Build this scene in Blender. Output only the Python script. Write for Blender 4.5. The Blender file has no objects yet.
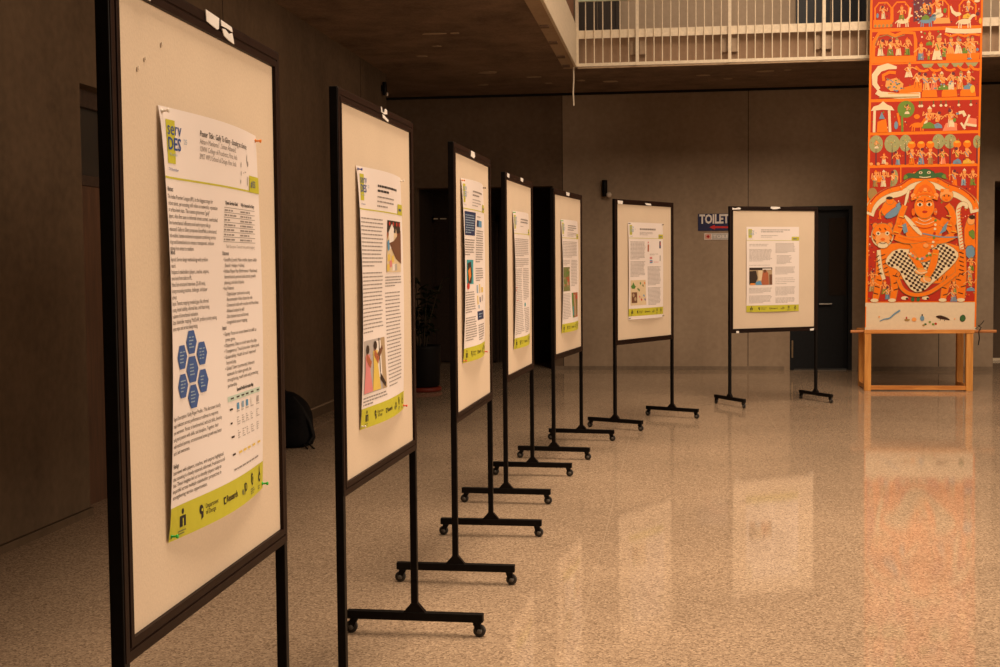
import bpy, bmesh, math, random
from mathutils import Vector, Matrix
random.seed(7)
S = bpy.context.scene
COL = S.collection
PI = math.pi

# ------------------------------------------------------------------ materials
MATS = {}
def nodes_of(name):
    m = bpy.data.materials.new(name); m.use_nodes = True
    nt = m.node_tree; b = nt.nodes['Principled BSDF']
    return m, nt, b
def plain(name, col, rough=.6, spec=.3, metal=0., noise=.08, scale=30.):
    """flat paint with a faint procedural unevenness"""
    if name in MATS: return MATS[name]
    m, nt, b = nodes_of(name)
    tc = nt.nodes.new('ShaderNodeTexCoord'); n = nt.nodes.new('ShaderNodeTexNoise')
    n.inputs['Scale'].default_value = scale; n.inputs['Detail'].default_value = 4
    nt.links.new(tc.outputs['Object'], n.inputs['Vector'])
    r = nt.nodes.new('ShaderNodeValToRGB')
    r.color_ramp.elements[0].position = .3; r.color_ramp.elements[1].position = .7
    r.color_ramp.elements[0].color = (*[c*(1-noise) for c in col], 1)
    r.color_ramp.elements[1].color = (*[min(1, c*(1+noise)) for c in col], 1)
    nt.links.new(n.outputs['Fac'], r.inputs['Fac'])
    nt.links.new(r.outputs['Color'], b.inputs['Base Color'])
    b.inputs['Roughness'].default_value = rough
    b.inputs['Specular IOR Level'].default_value = spec
    b.inputs['Metallic'].default_value = metal
    MATS[name] = m
    return m
def concrete(name, ca, cb, rough=.85, spec=.2, scale=1.):
    if name in MATS: return MATS[name]
    m, nt, b = nodes_of(name); L = nt.links.new
    g = nt.nodes.new('ShaderNodeNewGeometry')
    big = nt.nodes.new('ShaderNodeTexNoise'); big.inputs['Scale'].default_value = .7*scale; big.inputs['Detail'].default_value = 6; big.inputs['Roughness'].default_value = .65
    sm = nt.nodes.new('ShaderNodeTexNoise'); sm.inputs['Scale'].default_value = 18*scale; sm.inputs['Detail'].default_value = 5
    mp = nt.nodes.new('ShaderNodeMapping'); mp.inputs['Scale'].default_value = (3, 3, .5)
    L(g.outputs['Position'], big.inputs['Vector']); L(g.outputs['Position'], mp.inputs['Vector'])
    st = nt.nodes.new('ShaderNodeTexNoise'); st.inputs['Scale'].default_value = 1.4; st.inputs['Detail'].default_value = 3
    L(mp.outputs['Vector'], st.inputs['Vector']); L(g.outputs['Position'], sm.inputs['Vector'])
    a1 = nt.nodes.new('ShaderNodeMath'); a1.operation = 'ADD'
    sm2 = nt.nodes.new('ShaderNodeMath'); sm2.operation = 'MULTIPLY_ADD'; L(st.outputs['Fac'], sm2.inputs[0]); sm2.inputs[1].default_value = .3; sm2.inputs[2].default_value = .35
    L(big.outputs['Fac'], a1.inputs[0]); L(sm2.outputs[0], a1.inputs[1])
    a2 = nt.nodes.new('ShaderNodeMath'); a2.operation = 'MULTIPLY_ADD'; L(sm.outputs['Fac'], a2.inputs[0]); a2.inputs[1].default_value = .45; L(a1.outputs[0], a2.inputs[2])
    r = nt.nodes.new('ShaderNodeValToRGB'); r.color_ramp.elements[0].position = .0; r.color_ramp.elements[1].position = 1.
    mr = nt.nodes.new('ShaderNodeMapRange'); mr.inputs['From Min'].default_value = .95; mr.inputs['From Max'].default_value = 1.5
    L(a2.outputs[0], mr.inputs['Value']); L(mr.outputs[0], r.inputs['Fac'])
    r.color_ramp.elements[0].color = (*ca, 1); r.color_ramp.elements[1].color = (*cb, 1)
    L(r.outputs['Color'], b.inputs['Base Color'])
    bp = nt.nodes.new('ShaderNodeBump'); bp.inputs['Strength'].default_value = .15; bp.inputs['Distance'].default_value = .01
    L(a2.outputs[0], bp.inputs['Height']); L(bp.outputs['Normal'], b.inputs['Normal'])
    b.inputs['Roughness'].default_value = rough; b.inputs['Specular IOR Level'].default_value = spec
    MATS[name] = m
    return m
def terrazzo():
    m, nt, b = nodes_of('polished_terrazzo'); L = nt.links.new
    g = nt.nodes.new('ShaderNodeNewGeometry')
    v = nt.nodes.new('ShaderNodeTexVoronoi'); v.inputs['Scale'].default_value = 140
    L(g.outputs['Position'], v.inputs['Vector'])
    r = nt.nodes.new('ShaderNodeValToRGB'); e = r.color_ramp.elements
    e[0].position = 0; e[0].color = (.22, .155, .105, 1); e[1].position = 1; e[1].color = (.62, .47, .33, 1)
    for p, c in ((.25, (.355, .26, .178)), (.55, (.42, .31, .212)), (.8, (.48, .36, .25))):
        q = e.new(p); q.color = (*c, 1)
    sep = nt.nodes.new('ShaderNodeSeparateColor'); L(v.outputs['Color'], sep.inputs['Color']); L(sep.outputs[0], r.inputs['Fac'])
    n = nt.nodes.new('ShaderNodeTexNoise'); n.inputs['Scale'].default_value = .8; n.inputs['Detail'].default_value = 5
    L(g.outputs['Position'], n.inputs['Vector'])
    mr = nt.nodes.new('ShaderNodeMapRange'); mr.inputs['From Min'].default_value = .3; mr.inputs['From Max'].default_value = .7
    mr.inputs['To Min'].default_value = .86; mr.inputs['To Max'].default_value = 1.1
    L(n.outputs['Fac'], mr.inputs['Value'])
    mx = nt.nodes.new('ShaderNodeMix'); mx.data_type = 'RGBA'; mx.blend_type = 'MULTIPLY'; mx.inputs['Factor'].default_value = 1
    L(r.outputs['Color'], mx.inputs['A']); L(mr.outputs[0], mx.inputs['B'])
    # dividing strips every 1.2 m
    br = nt.nodes.new('ShaderNodeTexBrick'); br.offset = 0; br.inputs['Scale'].default_value = 1
    br.inputs['Brick Width'].default_value = 1.2; br.inputs['Row Height'].default_value = 1.2; br.inputs['Mortar Size'].default_value = .003
    mp = nt.nodes.new('ShaderNodeMapping'); mp.inputs['Location'].default_value = (.35, .1, 0)
    L(g.outputs['Position'], mp.inputs['Vector']); L(mp.outputs['Vector'], br.inputs['Vector'])
    mx2 = nt.nodes.new('ShaderNodeMix'); mx2.data_type = 'RGBA'
    mf = nt.nodes.new('ShaderNodeMath'); mf.operation = 'MULTIPLY'; mf.inputs[1].default_value = .28; L(br.outputs['Fac'], mf.inputs[0])
    L(mf.outputs[0], mx2.inputs['Factor']); L(mx.outputs['Result'], mx2.inputs['A']); mx2.inputs['B'].default_value = (.60, .48, .35, 1)
    L(mx2.outputs['Result'], b.inputs['Base Color'])
    b.inputs['Roughness'].default_value = .055; b.inputs['Specular IOR Level'].default_value = .12
    return m
def wood(name, ca, cb, axis=0):
    if name in MATS: return MATS[name]
    m, nt, b = nodes_of(name); L = nt.links.new
    tc = nt.nodes.new('ShaderNodeTexCoord'); mp = nt.nodes.new('ShaderNodeMapping')
    sc = [14, 14, 14]; sc[axis] = 1.2; mp.inputs['Scale'].default_value = sc
    n = nt.nodes.new('ShaderNodeTexNoise'); n.inputs['Scale'].default_value = 2.5; n.inputs['Detail'].default_value = 6; n.inputs['Distortion'].default_value = .6
    r = nt.nodes.new('ShaderNodeValToRGB'); r.color_ramp.elements[0].position = .35; r.color_ramp.elements[1].position = .65
    r.color_ramp.elements[0].color = (*ca, 1); r.color_ramp.elements[1].color = (*cb, 1)
    L(tc.outputs['Object'], mp.inputs['Vector']); L(mp.outputs['Vector'], n.inputs['Vector']); L(n.outputs['Fac'], r.inputs['Fac']); L(r.outputs['Color'], b.inputs['Base Color'])
    b.inputs['Roughness'].default_value = .55
    MATS[name] = m
    return m
def fabric():
    m, nt, b = nodes_of('cream_pinboard_fabric'); L = nt.links.new
    tc = nt.nodes.new('ShaderNodeTexCoord')
    n = nt.nodes.new('ShaderNodeTexNoise'); n.inputs['Scale'].default_value = 160; n.inputs['Detail'].default_value = 2
    n2 = nt.nodes.new('ShaderNodeTexNoise'); n2.inputs['Scale'].default_value = 3; n2.inputs['Detail'].default_value = 4
    L(tc.outputs['Object'], n.inputs['Vector']); L(tc.outputs['Object'], n2.inputs['Vector'])
    a = nt.nodes.new('ShaderNodeMath'); a.operation = 'ADD'; L(n.outputs['Fac'], a.inputs[0]); L(n2.outputs['Fac'], a.inputs[1])
    r = nt.nodes.new('ShaderNodeValToRGB'); r.color_ramp.elements[0].position = .0; r.color_ramp.elements[1].position = 1
    mr = nt.nodes.new('ShaderNodeMapRange'); mr.inputs['From Min'].default_value = .6; mr.inputs['From Max'].default_value = 1.4
    L(a.outputs[0], mr.inputs['Value']); L(mr.outputs[0], r.inputs['Fac'])
    r.color_ramp.elements[0].color = (.66, .545, .42, 1); r.color_ramp.elements[1].color = (.76, .635, .49, 1)
    L(r.outputs['Color'], b.inputs['Base Color'])
    bp = nt.nodes.new('ShaderNodeBump'); bp.inputs['Strength'].default_value = .2; bp.inputs['Distance'].default_value = .002
    L(n.outputs['Fac'], bp.inputs['Height']); L(bp.outputs['Normal'], b.inputs['Normal'])
    b.inputs['Roughness'].default_value = .9; b.inputs['Specular IOR Level'].default_value = .1
    return m

M_BLACK = plain('black_painted_steel', (.006, .0045, .004), .5, .12, noise=.3)
M_BROWN = plain('dark_brown_moulding', (.016, .007, .0045), .5, .10, noise=.2)
M_FABRIC = fabric()
M_WHITE = plain('torn_white_tape', (.85, .83, .80), .7)
M_RUBBER = plain('caster_rubber', (.03, .026, .024), .5, .4)
M_CHROME = plain('caster_zinc', (.35, .33, .30), .35, .5, .8)
M_PAPER = plain('poster_paper', (.86, .79, .765), .55, .25, noise=.02, scale=3)
M_STEELW = plain('cream_painted_steel', (.80, .70, .54), .5, .3)
def ink(name, col): return plain('ink_'+name, col, .55, .2, noise=.03)
INK = dict(lime=ink('lime', (.55, .53, .045)), blue=ink('logo_blue', (.035, .085, .30)), lblue=ink('pale_blue', (.30, .42, .55)),
  black=ink('black', (.025, .022, .022)), grey=ink('grey', (.30, .27, .255)), lgrey=ink('light_grey', (.46, .42, .40)), hexb=ink('hexagon_blue', (.055, .115, .33)),
  teal=ink('teal', (.05, .35, .40)), navy=ink('navy', (.02, .035, .11)), red=ink('red', (.55, .05, .035)), orange=ink('orange', (.75, .25, .04)),
  green=ink('green', (.10, .24, .05)), yellow=ink('yellow', (.75, .55, .12)), pink=ink('pink', (.70, .25, .26)), skin=ink('brown_skin', (.17, .075, .04)),
  dark=ink('dark_brown', (.045, .028, .02)), cream=ink('cream', (.72, .58, .38)), olive=ink('olive', (.19, .20, .07)), white=ink('white', (.84, .79, .75)),
  rust=ink('rust', (.42, .13, .06)), sky=ink('sky_blue', (.12, .32, .55)), tgreen=ink('table_green', (.55, .68, .60)), tan=ink('tan', (.45, .33, .20)), purple=ink('purple', (.22, .12, .30)))
SC = dict(red=ink('scroll_red', (.47, .030, .012)), orange=ink('scroll_orange', (.88, .20, .008)), skin=ink('scroll_skin', (.88, .36, .10)), dorange=ink('scroll_deep_orange', (.80, .15, .01)),
  cream=ink('scroll_cream', (.80, .66, .42)), green=ink('scroll_green', (.16, .27, .04)), dgreen=ink('scroll_dark_green', (.05, .14, .045)), blue=ink('scroll_blue', (.17, .30, .42)), dark=ink('scroll_dark', (.05, .022, .012)),
  yellow=ink('scroll_yellow', (.78, .45, .05)), sage=ink('scroll_sage', (.36, .36, .16)), purple=ink('scroll_purple', (.15, .035, .05)), pink=ink('scroll_pink', (.85, .25, .13)), mud=ink('scroll_olive', (.38, .24, .08)), cloth=ink('scroll_cloth', (.76, .63, .45)))

# ------------------------------------------------------------------ mesh builder
class MB:
    def __init__(s): s.v = []; s.f = []; s.m = []; s.mats = []; s.smooth = []
    def mi(s, mat):
        if mat not in s.mats: s.mats.append(mat)
        return s.mats.index(mat)
    def add(s, vs, fs, mat, smooth=False):
        o = len(s.v); k = s.mi(mat); s.v += [tuple(p) for p in vs]
        for f in fs: s.f.append([i+o for i in f]); s.m.append(k); s.smooth.append(smooth)
    def box(s, x0, x1, y0, y1, z0, z1, mat):
        s.add([(x0,y0,z0),(x1,y0,z0),(x1,y1,z0),(x0,y1,z0),(x0,y0,z1),(x1,y0,z1),(x1,y1,z1),(x0,y1,z1)],
              [(0,3,2,1),(4,5,6,7),(0,1,5,4),(1,2,6,5),(2,3,7,6),(3,0,4,7)], mat)
    def prism(s, pts, axis, a, b, mat):
        """extrude a 2D outline along an axis"""
        def P(p, t):
            return {0:(t,p[0],p[1]), 1:(p[0],t,p[1]), 2:(p[0],p[1],t)}[axis]
        n = len(pts)
        s.add([P(p,a) for p in pts]+[P(p,b) for p in pts], [tuple(range(n))[::-1], tuple(range(n,2*n))]+[(i,(i+1)%n,n+(i+1)%n,n+i) for i in range(n)], mat)
    def tube(s, pts, r, mat, n=10, cap=True):
        pts = [Vector(p) for p in pts]; rs = r if isinstance(r, (list, tuple)) else [r]*len(pts); vs = []; fs = []
        for i, p in enumerate(pts):
            t = (pts[min(i+1,len(pts)-1)]-pts[max(i-1,0)]).normalized()
            a = t.orthogonal().normalized() if i == 0 else (a-t*a.dot(t)).normalized()
            b = t.cross(a)
            for k in range(n):
                q = 2*PI*k/n; vs.append(p+(a*math.cos(q)+b*math.sin(q))*rs[i])
        for i in range(len(pts)-1):
            for k in range(n): fs.append((i*n+k, i*n+(k+1)%n, (i+1)*n+(k+1)%n, (i+1)*n+k))
        s.add(vs, fs, mat, True)
        if cap:
            s.add(vs[:n], [tuple(range(n))[::-1]], mat); s.add(vs[-n:], [tuple(range(n))], mat)
    def lathe(s, prof, mat, mtx=None, n=16):
        """profile of (radius, height) turned about z"""
        vs = []; fs = []
        for r, h in prof:
            for k in range(n):
                p = Vector((r*math.cos(2*PI*k/n), r*math.sin(2*PI*k/n), h)); vs.append(mtx@p if mtx else p)
        for i in range(len(prof)-1):
            for k in range(n): fs.append((i*n+k, i*n+(k+1)%n, (i+1)*n+(k+1)%n, (i+1)*n+k))
        fs.append(tuple(range(n))[::-1]); fs.append(tuple(range((len(prof)-1)*n, len(prof)*n)))
        s.add(vs, fs, mat, True)
    def build(s, name, parent=None, bevel=0, kind=None):
        me = bpy.data.meshes.new(name); me.from_pydata(s.v, [], s.f); me.update()
        for m in s.mats: me.materials.append(m)
        me.polygons.foreach_set('material_index', s.m); me.polygons.foreach_set('use_smooth', s.smooth)
        o = bpy.data.objects.new(name, me); COL.objects.link(o)
        if parent: o.parent = parent
        if bevel:
            md = o.modifiers.new('edge', 'BEVEL'); md.width = bevel; md.segments = 2; md.limit_method = 'ANGLE'
        if kind: o['kind'] = kind
        return o
def tag(o, label, cat, group=None, kind=None):
    o['label'] = label; o['category'] = cat
    if group: o['group'] = group
    if kind: o['kind'] = kind
    return o
def empty(name, loc=(0,0,0), rz=0):
    o = bpy.data.objects.new(name, None); COL.objects.link(o); o.location = loc; o.rotation_euler = (0,0,rz)
    o.empty_display_size = .1
    return o
def copy_tree(o, parent=None):
    c = o.copy(); COL.objects.link(c); c.parent = parent
    for ch in list(o.children): copy_tree(ch, c)
    return c

# ------------------------------------------------------------------ camera (solved from the photograph)
cam = bpy.data.cameras.new('camera'); co = bpy.data.objects.new('camera', cam); COL.objects.link(co)
cam.sensor_width = 36; cam.lens = 1302.145*36/1000; cam.clip_start = .05
R_ = Vector((0.9912397, 0.13176629, -0.00902735)); U_ = Vector((0.00180791, 0.05480685, 0.99849534)); F_ = Vector((-0.13206279, 0.98976454, -0.05408851))
mx = Matrix.Identity(4)
for i in range(3): mx[i][0] = R_[i]; mx[i][1] = U_[i]; mx[i][2] = -F_[i]
mx.translation = Vector((0, 0, 1.39932)); co.matrix_world = mx
S.camera = co
cam.dof.use_dof = False

# ------------------------------------------------------------------ the setting
LW, BV, SZ = -3.27, 16.9, 3.577
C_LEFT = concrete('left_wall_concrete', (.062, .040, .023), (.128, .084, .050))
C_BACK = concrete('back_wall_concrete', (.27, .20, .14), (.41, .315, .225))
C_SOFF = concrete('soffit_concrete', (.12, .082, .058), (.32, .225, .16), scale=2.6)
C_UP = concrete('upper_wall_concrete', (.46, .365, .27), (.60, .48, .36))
M_DOOR = plain('dark_slate_door', (.011, .0125, .015), .6, .2, noise=.15)
M_DARK = plain('dark_brown_timber', (.035, .021, .014), .6, .25, noise=.25)
m = MB(); m.box(-6, 11, -4, 19.2, -.1, 0, terrazzo()); m.build('floor', kind='structure')
def wall(name, *boxes, mat):
    m = MB()
    for b in boxes: m.box(*b, mat)
    return m.build(name, kind='structure')
# left wall, with a doorway beyond the near stretch
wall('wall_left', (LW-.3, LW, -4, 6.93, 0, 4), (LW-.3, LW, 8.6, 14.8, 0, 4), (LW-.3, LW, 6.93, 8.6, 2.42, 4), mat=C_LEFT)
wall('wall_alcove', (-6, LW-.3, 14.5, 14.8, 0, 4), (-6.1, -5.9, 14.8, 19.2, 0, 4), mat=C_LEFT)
# back wall of the ground floor with its two passages and the door opening
wall('wall_back_left', (-6, -3.37, BV, BV+.3, 0, SZ+.1), (-3.37, -1.55, BV, BV+.3, 2.39, SZ+.1), (-1.55, -1.42, BV, BV+.3, 0, SZ+.1), mat=concrete('shaded_corner_concrete', (.10, .066, .042), (.19, .13, .085)))  # same back wall, with the corridor's shade put into a darker colour
wall('wall_back', (-1.42, 1.47, BV, BV+.3, 0, SZ+.1), (1.47, 2.24, BV, BV+.3, 2.08, SZ+.1),
     (2.24, 3.955, BV, BV+.3, 0, SZ+.1), (3.955, 5.4, BV, BV+.3, 2.36, SZ+.1), (5.4, 11, BV, BV+.3, 0, SZ+.1), mat=C_BACK)
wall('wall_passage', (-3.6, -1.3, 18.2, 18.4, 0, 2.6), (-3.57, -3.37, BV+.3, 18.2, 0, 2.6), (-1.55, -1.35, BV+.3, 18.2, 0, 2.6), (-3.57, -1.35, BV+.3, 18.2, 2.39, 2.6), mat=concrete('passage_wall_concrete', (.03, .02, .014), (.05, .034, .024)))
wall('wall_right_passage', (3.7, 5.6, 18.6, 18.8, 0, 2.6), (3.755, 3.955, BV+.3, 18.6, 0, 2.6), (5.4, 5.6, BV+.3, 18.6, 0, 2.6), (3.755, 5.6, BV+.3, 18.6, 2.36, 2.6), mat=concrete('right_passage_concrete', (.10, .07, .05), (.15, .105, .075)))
m = MB(); m.box(3.955, 5.4, 18.57, 18.6, .0, .035, M_STEELW); m.build('baseboard_passage', kind='structure')
wall('wall_back_upper', (-6, 11, BV, BV+.3, 3.93, 9), mat=C_UP)
# shutter joints in the concrete
m = MB()
for u in (-1.42, .945, 3.3):
    m.box(u-.004, u+.004, BV-.002, BV, 0, SZ, M_DARK)
m.box(-6, 11, BV-.03, BV, SZ-.03, SZ, plain('painted_shadow_gap', (.012, .009, .007), .9))  # dark strip drawn in for the shade of a gap under the slab
m.box(LW, LW+.002, 13.55, 13.56, 0, SZ, M_DARK); m.box(LW, LW+.002, 9.3, 9.31, 0, SZ, M_DARK)
m.build('trim_joints', kind='structure')
# slab over the left side and along the back: an L shape
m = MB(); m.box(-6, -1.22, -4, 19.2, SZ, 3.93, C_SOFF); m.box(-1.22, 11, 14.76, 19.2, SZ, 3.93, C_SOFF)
M_PATCH = plain('pale_soffit_patch', (.42, .32, .22), .9)
for (u, v, rx, ry) in ((-1.62,15.35,.10,.05), (-1.5,15.9,.05,.05), (-.75,15.9,.10,.07), (-2.3,15.9,.07,.05), (-1.1,15.75,.06,.06), (.35,15.6,.09,.06), (.65,15.95,.06,.05), (1.05,15.4,.1,.07), (1.3,15.35,.05,.05), (-2.25,12.3,.13,.04), (-2.05,12.3,.05,.04), (-2.62,13.6,.06,.05), (-2.35,13.0,.05,.04), (-2.1,14.9,.12,.1)):
    pts = [(u+rx*math.cos(2*PI*k/14)*random.uniform(.8,1.1), v+ry*math.sin(2*PI*k/14)*random.uniform(.8,1.1)) for k in range(14)]
    m.prism(pts, 2, SZ-.004, SZ+.01, M_PATCH)
m.build('ceiling', kind='structure')
# edge strip of the left slab and its pale steel fascia
m = MB(); m.box(-1.22, -1.09, -4, 14.76, SZ-.005, SZ+.03, concrete('edge_strip_concrete', (.42, .31, .21), (.55, .42, .29)))
for v in (12.0, 12.9, 13.8, 14.45): m.box(-1.21, -1.13, v, v+.1, SZ-.02, SZ-.005, C_SOFF)
m.build('trim_slab_edge', kind='structure')
m = MB(); m.box(-1.09, -1.06, -4, 14.6, SZ-.01, 4.02, M_STEELW); m.build('trim_fascia', bevel=.004, kind='structure')
m = MB(); m.box(-1.115, -1.09, -4, 14.58, 4.0, 5.05, plain('red_brown_infill_panel', (.20, .085, .045), .6)); m.build('trim_balcony_panel', kind='structure')
m = MB(); m.box(-1.06, 11, 14.72, 14.76, SZ-.012, SZ+.03, concrete('edge_strip_concrete', (.42, .31, .21), (.55, .42, .29))); m.box(-1.06, 11, 14.735, 14.765, SZ+.03, 3.94, concrete('slab_face_concrete', (.30, .20, .13), (.40, .28, .19))); m.build('trim_back_edge', kind='structure')
# baseboards: a low skirting whose far top edge is painted paler as if lit
m = MB()
for v0, v1, h_ in ((-4, 6.93, .03), (8.6, 14.8, .085)):
    m.box(LW, LW+.018, v0, v1, 0, h_, C_LEFT); m.box(LW, LW+.022, v0, v1, h_, h_+.013, C_LEFT if h_ < .05 else plain('skirting_lit_edge', (.26, .185, .125), .6))
m.build('baseboard_left', kind='structure')
m = MB()
for u0, u1 in ((-1.55, 1.40), (2.31, 3.955), (5.4, 11)): m.box(u0, u1, BV-.012, BV, 0, .05, concrete('dusty_skirting', (.14, .105, .075), (.30, .23, .165)))
m.build('baseboard_back', kind='structure')

# doors -----------------------------------------------------------
d = empty('door_1', (1.855, BV+.06, 0)); d['kind'] = 'structure'
m = MB(); m.box(-.335, .335, 0, .045, .02, 2.03, M_DOOR); m.build('door_leaf', d, .003)
m = MB(); m.box(-.385, -.335, -.065, .06, 0, 2.08, M_DOOR); m.box(.335, .385, -.065, .06, 0, 2.08, M_DOOR); m.box(-.335, .335, -.065, .06, 2.03, 2.08, M_DOOR); m.build('door_frame', d)
m = MB(); m.box(.10, .315, -.012, 0, .95, 1.93, plain('door_glazing', (.02, .016, .014), .2, .5)); m.build('vision_panel', d)
m = MB(); m.tube([(-.02,-.045,.843),(.135,-.045,.843)], .012, M_CHROME); m.tube([(.12,0,.843),(.12,-.05,.843)], .012, M_CHROME); m.build('door_handle', d)
m = MB(); m.box(-.365, -.345, -.07, -.06, .16, .38, plain('brass_hinge', (.30, .22, .13), .4, .5, .6)); m.build('hinge', d)
d = empty('door_2', (LW-.13, 7.76, 0)); d['kind'] = 'structure'     # doorway in the left wall
m = MB(); m.box(-.04, 0, -.83, .83, 0, 1.88, wood('brown_door_timber', (.05, .022, .010), (.085, .038, .018), 2)); m.build('door_leaf', d)
m = MB(); m.box(-.05, -.01, -.83, .83, 1.92, 2.32, plain('dark_glazing', (.02, .02, .018), .3, .5)); m.build('glass_panel', d)
m = MB(); m.box(-.06, .03, -.83, -.76, 0, 2.42, M_DARK); m.box(-.06, .03, .76, .83, 0, 2.42, M_DARK); m.box(-.06, .03, -.83, .83, 2.32, 2.42, M_DARK); m.box(-.06, .02, -.76, .76, 1.87, 1.93, M_DARK); m.build('door_frame', d)
d = empty('door_3', (-2.9, 18.13, 0)); d['kind'] = 'structure'      # dark timber doors inside the left passage
m = MB()
for x in (-.43, .01): m.box(x, x+.42, 0, .05, .02, 1.98, M_DARK)
m.build('door_leaf', d, .004)
m = MB(); m.box(-.47, -.43, -.03, .06, 0, 2.06, M_DARK); m.box(.43, .47, -.03, .06, 0, 2.06, M_DARK); m.box(-.47, .47, -.03, .06, 1.98, 2.06, M_DARK); m.build('door_frame', d)
m = MB(); m.box(-.44, -.38, -.036, -.03, 2.02, 2.035, M_STEELW); m.box(-.35, -.26, -.036, -.03, 2.02, 2.035, M_STEELW); m.build('door_sign', d)  # pale strips painting a lamp's reflection above the door leaves
for n_, (u0, u1) in enumerate(((-1.24, -.67), (1.53, 2.38))):       # upper floor doors seen through the railing
    d = empty('door_%d' % (n_+4), ((u0+u1)/2, BV-.03, 3.93)); d['kind'] = 'structure'
    w = (u1-u0)/2
    M_UD = plain('upper_door_blue_black' if n_ else 'upper_door_brown_black', (.020, .026, .036) if n_ else (.05, .038, .03), .45, .4)
    m = MB(); m.box(-w+.05, -.008, 0, .04, .02, 2.05, M_UD); m.box(.008, w-.05, 0, .04, .02, 2.05, M_UD); m.build('door_leaf', d)
    m = MB(); m.box(-w, -w+.05, -.03, .05, 0, 2.1, M_UD); m.box(w-.05, w, -.03, .05, 0, 2.1, M_UD); m.box(-w, w, -.03, .05, 2.05, 2.1, M_UD); m.build('door_frame', d)

# ------------------------------------------------------------------ balcony railing at the back
ra = empty('balcony_railing', (-1.06, 14.6, SZ-.01)); tag(ra, 'cream steel balustrade of thin bars along the upper back balcony', 'railing')
L_ = 7.0
m = MB(); m.box(0, L_, -.02, .02, 0, .035, M_STEELW); m.build('bottom_rail', ra)
m = MB(); m.box(0, L_, .012, .022, .31, .40, M_STEELW); m.build('kick_rail', ra)
m = MB(); m.box(0, L_, -.02, .03, .715, .765, plain('pale_green_rail', (.62, .74, .56), .5)); m.build('middle_rail', ra)
m = MB(); m.box(0, L_, -.03, .03, 1.3, 1.34, M_STEELW); m.build('top_rail', ra)
posts = [.0, .665]+[.665+1.005*k for k in range(1, 7)]
m = MB(); m.box(-.012, .022, -.024, .03, 0, 1.3, M_STEELW); po = m.build('post', ra)
m = MB(); M_PLT = plain('dull_fixing_plate', (.40, .30, .21), .5); m.box(-.075, -.03, .08, .10, .13, .28, M_PLT); m.box(.03, .10, .08, .10, .13, .28, M_PLT); m.box(-.075, .10, .10, .135, .14, .27, M_PLT); fx = m.build('fixing_plate', ra)
fx.location = (posts[1], 0, 0)
for k, x in enumerate(posts):
    if k:
        c = po.copy(); COL.objects.link(c); c.location = (x, 0, 0)
        if k > 1:
            c = fx.copy(); COL.objects.link(c); c.location = (x, 0, 0)
m = MB(); m.tube([(0,0,.03),(0,0,1.3)], .0062, M_STEELW, 8); ba = m.build('baluster', ra)
first = True
for a, b in zip(posts[:-1], posts[1:]):
    n = 7 if b-a < .9 else 11
    for k in range(1, n):
        x = a+.005+(b-a)*k/n
        if first: c = ba; first = False
        else: c = ba.copy(); COL.objects.link(c)
        c.location = (x, 0, 0)

# hanging cable below the slab corner
m = MB(); m.tube([(0,0,0),(.003,.0,-.14),(-.004,0,-.28),(.002,0,-.43)], .009, M_STEELW, 8)
o = m.build('hanging_cable'); o.location = (-1.10, 14.62, SZ-.004); tag(o, 'short pale cable end hanging below the corner of the balcony slab', 'cable')

# wall lamps ------------------------------------------------------
def wall_lamp(loc, rz, label):
    t = empty('wall_lamp', loc, rz); tag(t, label, 'lamp', 'small wall lamps')
    m = MB(); m.box(-.03, .03, -.02, 0, -.05, .05, M_BLACK); m.build('back_plate', t)
    m = MB(); m.lathe([(.030,-.105),(.034,-.10),(.034,.10),(.030,.105)], M_BLACK, Matrix.Translation((0,-.055,0))); m.build('housing', t)
    m = MB(); m.lathe([(.012,0),(.03,.006),(.034,.02),(.03,.034),(.012,.04)], plain('frosted_lens', (.62, .52, .42), .35), Matrix.Translation((.055,-.06,-.085))@Matrix.Rotation(PI/2, 4, 'X')); m.build('lens', t)
    return t
wall_lamp((-.873, BV, 2.345), 0, 'small black cylinder wall lamp on the back wall, left of the toilet sign')
wl = wall_lamp((LW, 14.55, 3.38), PI/2, 'small dark wall lamp high at the far end of the left wall'); wl.scale = (.7, .7, .7)

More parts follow.
